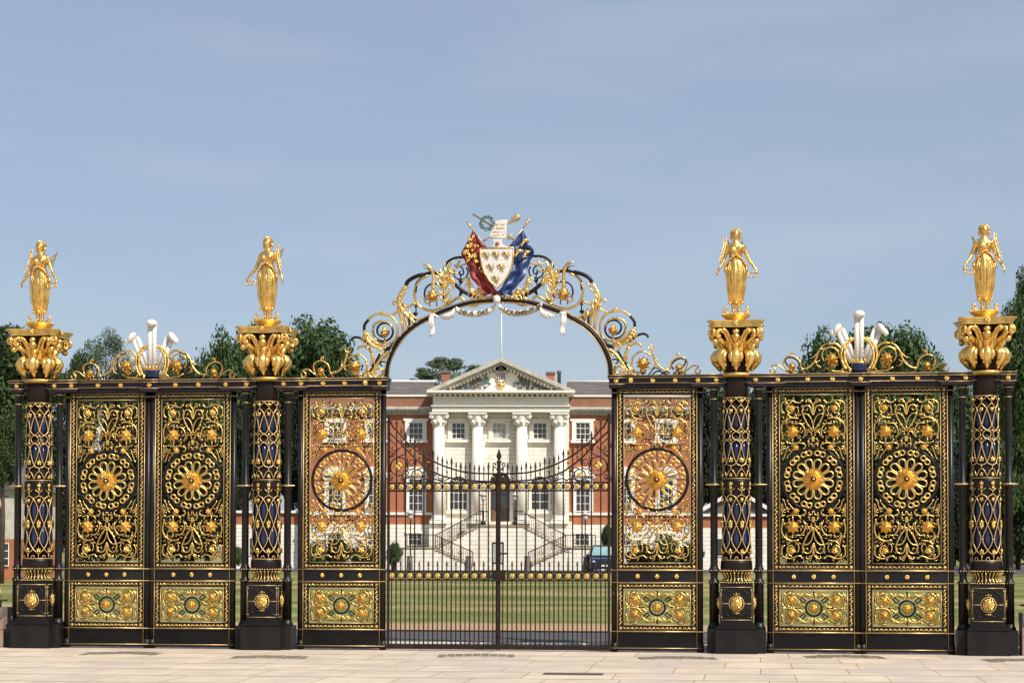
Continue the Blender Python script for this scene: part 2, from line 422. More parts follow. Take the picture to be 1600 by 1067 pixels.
def make_leaf():
    root = empty('ornamental_gate_leaf', (0, 0, 0))
    k = MB()                                           # frame
    for s in (-1, 1):
        k.lathe([(.048, .03), (.048, 4.35)], 14, (s*.705, 0, 0), 1, .9)
        k.lathe([(.058, 0), (.058, .16)], 14, (s*.705, 0, 0), 1, .9)
    k.box(-.655, .655, -.03, .03, 4.33, 4.36)
    k.box(-.655, .655, -.03, .03, 1.15, 1.34); k.box(-.655, .655, -.03, .03, .035, .07)
    k.build('frame', 'black', root)
    f = MB(); f.box(-.655, .655, -.012, .02, .07, .335)
    for i in range(54): x = -.64+1.28*i/53; f.box(x-.006, x+.006, -.024, -.011, .08, .325)
    f.build('fluted_kick_plate', 'black', root)
    t = MB()
    for z in (1.145, 1.345, .34, .068): t.tube([(-.75, -.052, z), (.75, -.052, z)], .0075, 5)
    for s in (-1, 1):
        t.tube([(s*.655, -.045, .07), (s*.655, -.045, 4.34)], .006, 4)
        t.tube([(s*.76, -.035, 4.27), (s*.66, -.052, 4.27)], .006, 4)
    frame_line(t, -.545, .545, 1.465, 4.215, -.035); frame_line(t, -.65, .65, 1.36, 4.325, -.033, .005)
    frame_line(t, -.545, .545, .445, 1.02, -.035); frame_line(t, -.65, .65, .348, 1.128, -.033, .005)
    t.build('gilt_edging', 'goldtrim', root)
    for z0, z1 in ((1.355, 4.33), (.345, 1.135)):
        g = MB(); b = MB(); border(g, b, -.65, .65, z0, z1, .095, -.025)
        bb = b.build('panel_border', 'iron', root); g.build('relief_pattern', 'oldgold', bb)
    for sz in (1, -1):
        g, kk, fl, FL, fi = upper_panel(HUB, sz);
        g.build('gilt_scrollwork', 'gold', root); kk.build('black_scrollwork', 'iron', root); build_split(fl, 'stem_ornament', 'gold', root)
        for m_, x_, z_ in FL: m_.build('flower', 'gold', root, (x_, -.03, z_))
    # wheel
    wl = MB(); wl.torus((0, -.01, HUB), .505, .024, 56, 6, tf=.8)
    for i in range(12):
        a = pi*2*i/12; wl.tube([(.30*cos(a), -.005, HUB+.30*sin(a)), (.49*cos(a), -.005, HUB+.49*sin(a))], .007, 4)
    for i in range(12):
        a = pi*2*(i+.5)/12; wl.tube([(.10*cos(a), -.005, HUB+.10*sin(a)), (.46*cos(a), -.005, HUB+.46*sin(a))], .007, 4)
    wo = wl.build('wheel_rim', 'iron', root)
    r = MB()
    for i in range(12):
        a0 = 2*pi*(i+.5)/12
        for d in (-.107, .107): r.torus((.43*cos(a0+d), -.03, HUB+.43*sin(a0+d)), .040, .0135, 16, 5)
        r.tube([(.475*cos(a0), -.03, HUB+.475*sin(a0)), (.38*cos(a0), -.03, HUB+.38*sin(a0))], [.016, .006], 5)
    r.build('ring_chain', 'gold', root)
    pt = MB()
    for i in range(12):
        a = 2*pi*(i+.5)/12; ca, sa = cos(a), sin(a)
        lp = [(.10, -.012), (.18, -.036), (.26, -.056), (.31, -.045), (.332, 0), (.31, .045), (.26, .056), (.18, .036), (.10, .012)]
        pt.tube([(x_*ca-y_*sa, -.035, HUB+x_*sa+y_*ca) for x_, y_ in smooth(lp, 2)], .0150, 5)
    pt.build('wheel_petals', 'gold', root)
    c = MB(); flower(c, 0, HUB, .19, -.03, 12, .06, pi/12); flower(c, 0, HUB, .15, -.05, 12, .05)
    c.build('sunburst', 'gold', root)
    d = MB(); d.lathe([(.045, 0), (.045, .02), (.03, .03)], 16); d.xf(0, lambda v: (v[0], -.085-v[2], HUB+v[1])); ho = d.build('hub', 'iron', root)
    e = MB(); rosette(e, 0, HUB, .022, -.117); e.build('hub_rosette', 'gold', ho)
    # lower panel
    CZ = .735; lg = MB(); lk = MB(); lo_ = MB()
    lk.torus((0, -.01, CZ), .128, .017, 36, 6)
    for sx in (1, -1):
        for sz in (1, -1):
            cx_, cz_ = sx*.365, CZ+sz*.125
            q = [(cx_+(x-cx_)*1, z) for x, z in spiral(cx_, cz_, .125, .06, (pi*.5 if sx*sz > 0 else pi*.5), sx*-1*1.2*sz, 20)]
            sp2(lg, q, .013, -.03, None, 1, 5); sp2(lk, q, .020, -.012, None, 1, 4)
            flower(lg, cx_, cz_, .085, -.03, 7, .05, .4*sx)
            sp2(lg, [(sx*.02, CZ+sz*.15), (sx*.06, CZ+sz*.21), (sx*.14, CZ+sz*.225), (sx*.20, CZ+sz*.20), (sx*.28, CZ+sz*.262)], .015, -.03, 'both', 3, 5)
            sp2(lg, [(sx*.13, CZ+sz*.03), (sx*.18, CZ+sz*.06), (sx*.235, CZ+sz*.02), (sx*.30, CZ+sz*.012)], .013, -.03, 'both', 3, 5)
            sp2(lg, [(sx*.30, CZ+sz*.015), (sx*.38, CZ+sz*.0), (sx*.47, CZ+sz*.01), (sx*.51, CZ+sz*.08)], .013, -.03, 'both', 3, 5)
            sp2(lg, [(sx*.51, CZ+sz*.10), (sx*.50, CZ+sz*.2), (sx*.46, CZ+sz*.255)], .013, -.03, 'both', 3, 5)
            sp2(lg, [(sx*.02, CZ+sz*.16), (sx*.035, CZ+sz*.2), (sx*.015, CZ+sz*.25)], .016, -.03, 'both', 3, 5)
            sp2(lk, [(sx*.14, CZ+sz*.09), (sx*.19, CZ+sz*.11), (sx*.22, CZ+sz*.16), (sx*.17, CZ+sz*.17)], .012, -.01, None, 3, 4)
            sp2(lk, [(sx*.12, CZ+sz*.11), (sx*.16, CZ+sz*.15), (sx*.22, CZ+sz*.18), (sx*.24, CZ+sz*.12), (sx*.28, CZ+sz*.08)], .012, -.01, None, 3, 4)
            sp2(lk, [(sx*.40, CZ+sz*.26), (sx*.50, CZ+sz*.22), (sx*.53, CZ+sz*.10)], .010, -.008, None, 3, 4)
        for sz in (1, -1):
            def L_(pts, r, tp='both'): sp2(lo_, [(sx*a, CZ+sz*b) for a, b in pts], r*1.35, -.018, tp, 3, 6, .5)
            L_([(.15,.24),(.22,.20),(.26,.14)], .034); L_([(.06,.155),(.10,.20),(.17,.235)], .030); L_([(.20,.05),(.25,.075),(.23,.13)], .026)
            L_([(.30,.04),(.36,.012),(.44,.02)], .026); L_([(.44,.24),(.50,.20),(.51,.12)], .026); L_([(.32,.255),(.37,.265),(.43,.25)], .024)
            L_([(.0,.17),(.03,.20),(.045,.25)], .026); L_([(.27,.17),(.26,.13),(.28,.08)], .020); L_([(.49,.02),(.50,.05),(.51,.09)], .022); L_([(.30,.20),(.33,.225),(.40,.225)], .02)
            L_([(.14,.02),(.17,.04),(.16,.07)], .02)
        lk.ell((sx*.26, -.015, CZ), .055, .015, .018, 8, 4)
        lg.ell((sx*.49, -.03, CZ), .03, .02, .02, 7, 4)
    for sz in (1, -1): lk.ell((0, -.012, CZ+sz*.235), .016, .015, .05, 6, 4)
    lo_.build('lower_leafwork', 'olivegold', root); lk.build('lower_black_scrollwork', 'iron', root); lg.build('lower_gilt_scrollwork', 'gold', root)
    m = MB(); flower(m, 0, CZ, .10, -.03, 10, .05); m.ell((0, -.07, CZ), .022, .015, .022, 8, 5); m.build('lower_rosette', 'gold', root)
    for x in (-.32, 0, .32):
        m = MB(); rosette(m, 0, 0, .042, 0); m.build('rail_rosette', 'gold', root, (x, -.045, 1.245))
    return root
leaf0 = make_leaf()
spots = [(-6.715, 'ornate gilded gate leaf beside the far left pillar, leftmost of the six'),
         (-5.22, 'ornate gilded gate leaf between the left feather crest and the second pillar'),
         (-2.645, 'single gilded leaf left of the barred gates, red brick showing through its wheel'),
         (2.645, 'single gilded leaf right of the barred gates, red brick showing through its wheel'),
         (5.19, 'ornate gilded gate leaf between the third pillar and the right feather crest'),
         (6.685, 'ornate gilded gate leaf beside the far right pillar, rightmost of the six')]
for i, (x, lb) in enumerate(spots):
    o = leaf0 if i == 0 else copy_tree(leaf0)
    o.location = GW(x); o.rotation_euler.z = -YAW
    tag(o, lb, 'gate', 'ornamental gilded gate leaves')

# ---- pillars ----
def cyl_curve(mb, pts, R_, r, n=5, k=4):      # pts (theta, z) wrapped round the shaft
    q = smooth(pts, k) if len(pts) > 2 else pts
    mb.tube([(R_(z)*sin(t), -R_(z)*cos(t), z) for t, z in q], r, n)
def make_pillar():
    root = empty('cast_iron_pillar', (0, 0, 0))
    m = MB(); m.box(-.34, .34, -.36, .36, 0, .39); m.box(-.475, .475, -.22, .22, 0, .40); m.build('plinth', 'black', root)
    m = MB()
    for i, (s_, z0, z1) in enumerate(((.335, .40, .43), (.315, .43, .455), (.29, .455, .49))): m.box(-s_, s_, -s_, s_, z0, z1)
    for s in (-1, 1): m.lathe([(.105, .40), (.105, .43), (.085, .46), (.08, .50)], 16, (s*.365, 0, 0))
    m.build('base_moulding', 'black', root)
    m = MB(); m.box(-.265, .265, -.265, .265, .49, 1.13); ped = m.build('pedestal', 'black', root)
    t = MB()
    for rot in (0, pi/2, -pi/2):
        i0 = len(t.v)
        for z in (.545, 1.075): t.tube([(-.24, -.272, z), (.24, -.272, z)], .0065, 4)
        for s in (-1, 1):
            t.tube([(s*.115, -.270, .81), (s*.24, -.270, .81)], .0055, 4); t.tube([(s*.25, -.270, .55), (s*.25, -.270, 1.07)], .003, 4)
            for z in (.59, 1.03): t.ell((s*.24, -.272, z), .012, .01, .012, 6, 4)
        t.xf(i0, lambda v: (v[0]*cos(rot)-v[1]*sin(rot), v[0]*sin(rot)+v[1]*cos(rot), v[2]))
    t.build('edging', 'goldtrim', ped)
    t = MB()
    for rot in (0, pi/2, -pi/2):                # black relief leaves around the medallion
        i0 = len(t.v)
        for sx in (1, -1):
            for sz in (1, -1):
                sp2(t, [(sx*.05, .81+sz*.16), (sx*.11, .81+sz*.2), (sx*.17, .81+sz*.17), (sx*.20, .81+sz*.08), (sx*.15, .81+sz*.05)], .012, -.268, 'both', 3, 5)
                sp2(t, [(sx*.13, .81+sz*.13), (sx*.19, .81+sz*.22), (sx*.23, .81+sz*.24)], .011, -.268, 'both', 3, 5)
        t.xf(i0, lambda v: (v[0]*cos(rot)-v[1]*sin(rot), v[0]*sin(rot)+v[1]*cos(rot), v[2]))
    build_split(t, 'relief_leaf', 'black', ped)
    md = MB()                                    # lion head
    md.torus((0, -.012, 0), .12, .009, 28, 5)
    lo = md.build('medallion', 'goldtrim', root, (0, -.268, .81))
    h = MB()
    for k in range(14):
        a = 2*pi*k/14; h.ell((.075*cos(a), -.022, .082*sin(a)), .026, .022, .026, 6, 4)
    h.ell((0, -.035, .0), .072, .04, .08, 12, 8); h.ell((0, -.078, -.022), .034, .035, .026, 8, 6)   # head, muzzle
    h.ell((0, -.108, -.012), .014, .012, .010, 6, 4); h.ell((0, -.075, .028), .014, .02, .035, 6, 4)
    for s in (-1, 1):
        h.ell((s*.028, -.072, .030), .014, .01, .009, 6, 4); h.ell((s*.052, -.055, .066), .018, .014, .02, 6, 4)
        h.ell((s*.022, -.088, -.038), .016, .018, .014, 6, 4); h.tube([(s*.03, -.06, -.05), (s*.045, -.05, -.1)], [.02, .008], 6)
        for zz, sg in ((.135, 1), (-.135, -1)):
            sp2(h, [(0, zz), (s*.02, zz+sg*.02), (s*.045, zz+sg*.02), (s*.045, zz)], .009, -.01, 'end', 3, 5)
    for sg in (1, -1): h.tube([(0, -.01, sg*.12), (0, -.02, sg*.155), (0, -.01, sg*.185)], [.008, .014, .003], 6)
    hd = h.build('lion_head', 'gold', lo)
    for rot in (pi/2, -pi/2):
        c = lo.copy(); col.objects.link(c); c.location = (.268*sin(rot)*1, -.268*cos(rot), .81); c.rotation_euler.z = rot
        d = hd.copy(); col.objects.link(d); d.parent = c
    # gadrooned collar between two beaded rings
    m = MB(); m.lathe([(.27, 1.13), (.27, 1.16), (.235, 1.18), (.19, 1.24), (.20, 1.29), (.25, 1.32), (.25, 1.35)], 32)
    m.build('collar', 'black', root)
    g = MB()
    for k in range(24):
        a = 2*pi*(k+.5)/24; s_, c_ = sin(a), cos(a)
        g.tube([(r*s_, -r*c_, z) for r, z in ((.262, 1.168), (.225, 1.19), (.205, 1.235), (.22, 1.28), (.262, 1.315))], [.012, .014, .011, .014, .013], 5)
    g.build('gadroons', 'oldgold', root)
    g = MB()
    for z, r in ((1.15, .285), (1.345, .268)):
        for k in range(40): a = 2*pi*k/40; g.ell((r*sin(a), -r*cos(a), z), .016, .016, .013, 6, 4)
    for s in (-1, 1):
        for z in (1.15, 1.345):
            for k in range(12): a = 2*pi*k/12; g.ell((s*.365+.085*sin(a), -.085*cos(a), z), .014, .014, .011, 6, 4)
    build_split(g, 'beaded_ring', 'goldtrim', root)
    # flanking posts
    for s in (-1, 1):
        m = MB(); m.lathe([(.078, .50), (.078, 1.13), (.095, 1.14), (.095, 1.165), (.06, 1.2), (.06, 1.30), (.09, 1.335), (.09, 1.36), (.066, 1.40), (.06, 1.45),
                 (.060, 2.72), (.072, 2.73), (.072, 2.77), (.056, 2.79), (.054, 4.22), (.07, 4.25), (.07, 4.30), (.085, 4.33), (.085, 4.36)], 16, (s*.365, 0, 0))
        po = m.build('side_post', 'black', root)
        g = MB(); g.lathe([(.078, 2.735), (.088, 2.75), (.078, 2.765)], 16, (s*.365, 0, 0)); g.lathe([(.060, 4.15), (.064, 4.156), (.060, 4.162)], 16, (s*.365, 0, 0))
        g.lathe([(.074, 4.305), (.08, 4.315), (.074, 4.325)], 16, (s*.365, 0, 0))
        g.tube([(s*.24, -.02, 2.75), (s*.50, -.06, 2.75)], .012, 6); build_split(g, 'gilt_collar', 'goldtrim', po)
    # shaft: dark drum, blue glass-like core with lattice, band, neck
    Rr = lambda z: .243-.040*(z-1.5)/2.65
    m = MB(); m.lathe([(.255, 1.35), (.262, 1.38), (.258, 1.48), (.250, 1.505), (.235, 1.51)], 32); m.lathe([(.20, 4.16), (.20, 4.42), (.215, 4.50)], 32)
    build_split(m, 'drum', 'iron', root)
    m = MB(); m.lathe([(Rr(1.5)-.028, 1.5), (Rr(4.17)-.028, 4.17)], 32); m.build('dark_core', 'iron', root)
    la = MB(); ri = MB(); lf = MB(); N = 8; da = 2*pi/N
    def lat(pts, r=.0085): 
        cyl_curve(la, pts, Rr, r); cyl_curve(ri, pts, lambda z: Rr(z)-.012, r*2.0, 4)
    def leafy(t, z, s, up=1):
        rr = Rr(z); e = Vector((sin(t), -cos(t), 0)); f_ = Vector((cos(t), sin(t), 0)); c0 = e*rr+Vector((0, 0, z))
        s *= 1.6
        for a, L in ((0, 1.), (.7, .85), (-.7, .85), (1.5, .6), (-1.5, .6)):
            d = f_*sin(a)*s+Vector((0, 0, cos(a)*s*up*1.25))
            lf.tube([c0+e*.004, c0+e*.02+d*.5*L, c0+e*.006+d*L], [.012, s*.26, .003], 5)
    for k in range(N):
        t0 = k*da; tb = t0+da/2            # t0 axis of an oval, tb axis of the leaf column
        for s in (-1, 1):                  # lower field: interlaced curves that cross on the oval axes
            lat([(tb, 1.60), (tb-s*da*.5, 1.68), (tb-s*da*.93, 1.86), (tb-s*da*.5, 2.09), (tb-s*da*.07, 2.33), (tb-s*da*.5, 2.52), (tb-s*da, 2.585)])
            lat([(tb, 2.64), (tb+s*da*.25, 2.665), (tb+s*da*.5, 2.715)], .007)
            lat([(tb, 4.05), (tb+s*da*.5, 3.95), (tb+s*da*.93, 3.73), (tb+s*da*.88, 3.66), (tb+s*da*.5, 3.61)])
            lat([(tb+s*da*.5, 3.475), (tb+s*da*.88, 3.43), (tb+s*da*.94, 3.34), (tb+s*da*.5, 3.10), (tb, 3.05)])
            lat([(tb, 3.0), (tb+s*da*.25, 2.96), (tb+s*da*.5, 2.87)], .007); lat([(tb, 4.08), (tb+s*da*.25, 4.11), (tb+s*da*.5, 4.16)], .007)
        for z in (1.86, 2.33, 3.34, 3.73): lat([(tb-da*.13, z), (tb+da*.13, z)], .008)
        for z0, z1 in ((1.60, 1.52), (2.585, 2.64), (3.0, 3.05), (4.05, 4.08)): lat([(tb, z0), (tb, z1)], .007)
        lat([(t0-da*.14, 1.52), (t0-da*.12, 1.555), (t0, 1.57), (t0+da*.12, 1.555), (t0+da*.14, 1.52)], .007)
        q = [(t0+.066/Rr(3.54)*cos(2*pi*j/14), 3.542+.066*sin(2*pi*j/14)) for j in range(15)]
        cyl_curve(la, q, Rr, .0085, 5, 1); cyl_curve(ri, q, lambda z: Rr(z)-.012, .015, 4, 1)
        leafy(tb, 1.635, .040); leafy(tb, 2.10, .042); leafy(tb, 2.085, .036, -1); leafy(tb, 2.52, .036, -1); leafy(tb, 2.705, .026, -1)
        leafy(tb, 3.97, .036, -1); leafy(tb, 4.13, .028, -1); leafy(tb, 3.62, .020, -1); leafy(tb, 3.46, .020); leafy(tb, 3.12, .042); leafy(tb, 2.885, .030)
        for z0, z1, wd, pk in ((1.68, 2.09, .43, .42), (2.10, 2.52, .43, .5), (3.62, 3.95, .44, .35), (3.10, 3.46, .44, .62)):
            b_ = MB(); q = []
            for j in range(20):
                u = j/20*2*pi; zz = (z0+z1)/2-(z1-z0)/2*cos(u); q.append((t0+da*wd*sin(u), zz))
            RR = Rr((z0+z1)/2)-.020; vs = [(RR*sin(t), -RR*cos(t), z) for t, z in q]+[((RR-.02)*sin(t), -(RR-.02)*cos(t), z) for t, z in q]
            mid = (( RR+.004)*sin(t0), -(RR+.004)*cos(t0), (z0+z1)/2); vs.append(mid); n_ = 20
            b_.add(vs, [(j, (j+1) % n_, 2*n_) for j in range(n_)]+[(j+n_, (j+1) % n_+n_, (j+1) % n_, j) for j in range(n_)], True); b_.build('blue_oval', 'blue', root)
    for z in (4.165, 2.845, 1.515):
        la.torus((0, 0, z), Rr(z), .008, 32, 5, 'z')
    ri.build('lattice_backing', 'iron', root); lo_ = la.build('gilt_lattice', 'goldtrim', root); build_split(lf, 'lattice_leaf', 'gold', root)
    m = MB(); m.lathe([(.232, 2.685), (.237, 2.70), (.237, 2.80), (.232, 2.83)], 32); bo = m.build('middle_band', 'iron', root)
    for k in range(8):
        a = (k+.5)*da; g = MB(); rosette(g, 0, 0, .036); g.build('band_rosette', 'gold', bo, (.24*sin(a), -.24*cos(a), 2.757), a)
    # ---- capital ----
    m = MB(); m.lathe([(.215, 4.50), (.285, 4.525), (.30, 4.55), (.28, 4.57), (.21, 4.58)], 32); m.build('necking', 'oldgold', root)
    m = MB(); m.lathe([(.20, 4.57), (.17, 4.7), (.17, 5.0), (.25, 5.2), (.30, 5.32)], 24); m.build('capital_bell', 'iron', root)
    for k in range(8):
        a = k*da; e = Vector((sin(a), -cos(a), 0)); s_ = Vector((cos(a), sin(a), 0)); m = MB()
        def P(r, z, t=0): return tuple(e*r+s_*t+Vector((0, 0, z)))
        m.tube([P(.19, 4.94), P(.25, 4.93), P(.31, 4.89), P(.345, 4.83), P(.335, 4.76), P(.30, 4.70), P(.27, 4.65), P(.245, 4.60)],
               [.045, .06, .078, .085, .070, .05, .036, .016], 10)
        for t in (-1, 1):
            m.tube([P(.25, 4.92, t*.05), P(.33, 4.88, t*.075), P(.36, 4.82, t*.085), P(.33, 4.76, t*.075), P(.29, 4.74, t*.05)], [.03, .042, .044, .034, .012], 8)
            m.tube([P(.30, 4.76, t*.04), P(.285, 4.70, t*.05), P(.26, 4.66, t*.03)], [.02, .024, .008], 7)
        m.tube([P(.30, 4.93), P(.40, 4.86), P(.40, 4.80), P(.35, 4.72)], [.012, .022, .020, .008], 7)
        m.build('lower_acanthus', 'gold', root)
        m = MB(); aa = a+da/2 if k % 2 == 0 else a+da/2
        e = Vector((sin(aa), -cos(aa), 0)); s_ = Vector((cos(aa), sin(aa), 0))
        m.tube([P(.20, 4.84), P(.215, 4.93), P(.22, 5.01), P(.25, 5.055), P(.29, 5.05)], [.05, .055, .05, .045, .02], 8)
        for t in (-1, 1): m.tube([P(.20, 4.92, t*.05), P(.23, 5.03, t*.07), P(.27, 5.09, t*.06)], [.03, .03, .015], 7)
        m.build('upper_acanthus', 'gold', root)
    for k in range(4):                                 # corner volutes
        a = pi/4+k*pi/2; e = Vector((sin(a), -cos(a), 0)); m = MB()
        for t in (-1, 1):
            s_ = Vector((cos(a), sin(a), 0))*t
            m.tube([tuple(e*r+s_*tt+Vector((0, 0, z))) for r, z, tt in ((.20, 4.98, .06), (.25, 5.10, .08), (.33, 5.22, .08), (.40, 5.27, .07), (.47, 5.24, .06), (.49, 5.17, .055), (.455, 5.12, .05), (.42, 5.15, .05), (.43, 5.19, .05))],
                   [.03, .035, .035, .035, .036, .035, .032, .028, .02], 8)
        for fx, fy, ax_ in ((e.x*.53, e.y*.50, 'y'), (e.x*.50, e.y*.53, 'x')):
            i0 = len(m.v); m.torus((0, 0, 0), .058, .022, 16, 6); m.torus((.01, -.005, 0), .026, .014, 10, 5); m.ell((0, -.01, 0), .02, .03, .02, 7, 5)
            if ax_ == 'x': m.xf(i0, lambda v: (-v[1]*(1 if e.x < 0 else -1)*-1, v[0], v[2]))
            elif e.y > 0: m.xf(i0, lambda v: (v[0], -v[1], v[2]))
            m.xf(i0, lambda v: (v[0]+fx, v[1]+fy, v[2]+5.215))
        m.ell(tuple(e*.47+Vector((0, 0, 5.07))), .05, .05, .055, 8, 6); m.ell(tuple(e*.43+Vector((0, 0, 5.20))), .06, .06, .06, 8, 6)
        m.tube([tuple(e*r+Vector((0, 0, z))) for r, z in ((.22, 4.98), (.30, 5.08), (.40, 5.12), (.46, 5.04))], [.04, .05, .05, .03], 8)
        m.build('corner_volute', 'gold', root)
        a = k*pi/2; e = Vector((sin(a), -cos(a), 0)); s_ = Vector((cos(a), sin(a), 0)); m = MB()
        m.ell(tuple(e*.33+Vector((0, 0, 5.14))), .075, .075, .07, 10, 7); m.ell(tuple(e*.345+Vector((0, 0, 5.23))), .06, .05, .045, 8, 5)
        m.tube([tuple(e*r+Vector((0, 0, z))) for r, z in ((.22, 4.88), (.25, 4.98), (.29, 5.08))], [.03, .045, .05], 8)
        for t in (-1, 1):
            m.tube([tuple(e*r+s_*t*tt+Vector((0, 0, z))) for r, z, tt in ((.25, 5.0, .05), (.30, 5.15, .10), (.33, 5.24, .15), (.36, 5.27, .20), (.36, 5.23, .23), (.36, 5.20, .20))],
                   [.022, .026, .026, .026, .024, .016], 7)
        m.build('face_mask', 'gold', root)
    def abacus(sc, z0, z1, mb):
        pts = []
        for k in range(4):
            a = pi/4+k*pi/2
            for d, rr in ((-.10, .60), (.10, .60)): pts.append((rr*sin(a+d)*sc, -rr*cos(a+d)*sc))
            a2 = a+pi/4
            for d, rr in ((-.42, .47), (-.18, .405), (.18, .405), (.42, .47)): pts.append((rr*sin(a2+d)*sc, -rr*cos(a2+d)*sc))
        n = len(pts); mb.add([(x, y, z0) for x, y in pts]+[(x, y, z1) for x, y in pts], [tuple(range(n))[::-1], tuple(range(n, 2*n))]+[(i, (i+1) % n, (i+1) % n+n, i+n) for i in range(n)])
    m = MB(); abacus(.88, 5.30, 5.345, m); abacus(.93, 5.3451, 5.385, m); abacus(1.0, 5.3851, 5.41, m); ab = m.build('abacus', 'oldgold' if False else 'gold', root)
    g = MB()
    for k in range(4):
        a = k*pi/2; i0 = len(g.v); rosette(g, 0, 5.36, .05, -.40); g.xf(i0, lambda v: (v[0]*cos(a)-v[1]*sin(a), v[0]*sin(a)+v[1]*cos(a), v[2]))
    build_split(g, 'abacus_rosette', 'gold', ab)
    return root
pil0 = make_pillar()
for i, (x, lb) in enumerate(((-7.943, 'black pillar with gilt lattice at the far left end of the gates'), (-3.942, 'black and gold lattice pillar between the left pair of leaves and the single leaf'),
                   (3.942, 'black and gold lattice pillar between the right single leaf and the right pair'), (7.943, 'black pillar with gilt lattice at the far right end of the gates'))):
    o = pil0 if i == 0 else copy_tree(pil0)
    o.location = GW(x); o.rotation_euler.z = -YAW; tag(o, lb, 'pillar', 'cast iron pillars of the gate screen')

# ---- winged statues ----
def make_statue(hand, label, x):
    """hand: side (viewer's) of the wreath, -1 left, 1 right"""
    root = empty('winged_statue', GW(x, 0, 5.41), -YAW+{-7.943: -.10, -3.942: -.16, 3.942: .03, 7.943: .07}[x], label=label, cat='statue', group='gilded winged women on the pillars')
    m = MB(); m.lathe([(.12, 0), (.15, .02), (.17, .06), (.225, .10), (.235, .125), (.225, .14), (.19, .15), (.05, .155)], 36)
    for k in range(36): a = 2*pi*k/36; m.ell((.232*cos(a), .232*sin(a), .13), .014, .014, .010, 5, 3)
    bs = m.build('base_disc', 'gold', root)
    m = MB()
    for s in (-1, 1):
        sp2(m, [(s*.17, .15), (s*.205, .19), (s*.20, .24), (s*.165, .25), (s*.16, .215), (s*.18, .20)], .013, -.04, None, 3, 6)
        sp2(m, [(s*.13, .155), (s*.16, .17), (s*.21, .165)], .016, -.05, None, 3, 6)
    build_split(m, 'base_scroll', 'gold', bs)
    B = .155
    b = MB()     # torso, neck and head in one loft, legs below
    sec = [(.60, .10, .085, 0, .0), (.70, .125, .10, 0, 0), (.82, .122, .095, 0, 0), (.90, .098, .078, 0, 0), (.96, .10, .08, 0, 0), (1.02, .118, .09, 0, -.015), (1.08, .130, .088, 0, -.01), (1.13, .125, .072, 0, 0), (1.165, .08, .055, 0, .005),
           (1.19, .042, .042, 0, .0), (1.225, .040, .042, 0, -.005), (1.245, .055, .06, 0, -.012), (1.28, .066, .074, 0, -.014), (1.32, .070, .078, 0, -.008), (1.355, .060, .068, 0, 0), (1.38, .035, .04, 0, .005)]
    n = 24; vs = []; fs = []
    for z, rx, ry, cx_, cy_ in sec:
        for k in range(n):
            a = 2*pi*k/n; vs.append((cx_+rx*cos(a), cy_+ry*sin(a), z+B))
    for i in range(len(sec)-1):
        for k in range(n): fs.append((i*n+k, i*n+(k+1) % n, (i+1)*n+(k+1) % n, (i+1)*n+k))
    fs += [tuple(range(n))[::-1], tuple((len(sec)-1)*n+k for k in range(n))]
    b.add(vs, fs, True)
    for s in (-1, 1):
        b.ell((s*.052, -.075, 1.045+B), .048, .045, .047, 12, 8)                       # breasts
        b.tube([(s*.05, 0, .62+B), (s*.045, -.01, .35+B), (s*.042, 0, .12+B), (s*.042, .0, .02+B)], [.07, .05, .036, .03], 10)
        b.ell((s*.045, -.045, .02+B), .028, .07, .024, 10, 6)                          # foot
        b.ell((s*.028, -.078, 1.295+B), .012, .006, .006, 6, 4)
    b.tube([(0, -.08, 1.305+B), (0, -.10, 1.275+B)], [.007, .012], 6); b.ell((0, -.078, 1.252+B), .018, .008, .006, 6, 4); b.ell((0, -.065, 1.23+B), .02, .018, .014, 6, 4)
    # arms
    for s in (-1, 1):
        if s == hand: J = [(.115, 0, 1.12), (.145, .01, 1.05), (.205, .0, .90), (.235, -.02, .84), (.305, -.06, .75), (.335, -.08, .70)]
        else: J = [(.115, 0, 1.12), (.145, .01, 1.05), (.195, .0, .89), (.215, -.02, .83), (.275, -.06, .73), (.30, -.08, .68)]
        b.tube([(s*x_, y_, z_+B) for x_, y_, z_ in J], [.046, .040, .030, .029, .022, .016], 10)
        hx_, hy_, hz_ = s*J[-1][0], J[-1][1], J[-1][2]+B
        b.ell((hx_+s*.006, hy_-.005, hz_-.032), .018, .026, .036, 8, 6)
        for q in range(4):
            L = (.040, .048, .044, .034)[q]; yy = hy_-.024+.013*q
            cv = -s*.018 if s == hand else -s*.008
            b.tube([(hx_+s*.008, yy, hz_-.055), (hx_+s*.012, yy, hz_-.055-L*.5), (hx_+s*.008+cv, yy-.004, hz_-.055-L)], [.0085, .0078, .006], 6)
        b.tube([(hx_-s*.006, hy_-.02, hz_-.02), (hx_-s*.02, hy_-.032, hz_-.045), (hx_-s*.022, hy_-.03, hz_-.065)], [.009, .008, .006], 6)
    bo = b.build('body', 'gold', root)
    md = bo.modifiers.new('r', 'REMESH'); md.mode = 'VOXEL'; md.voxel_size = .0075; md.use_smooth_shade = True
    m2 = bo.modifiers.new('s', 'SMOOTH'); m2.factor = .5; m2.iterations = 2
    # gown
    g = MB(); n = 72; vs = []; fs = []
    prof = [(.155, .075, .06), (.165, .10, .08), (.22, .118, .098), (.33, .135, .11), (.48, .155, .122), (.62, .165, .128), (.74, .158, .12), (.82, .142, .11), (.88, .118, .094), (.925, .104, .085), (.93, .09, .07)]
    rn = random.Random(5)
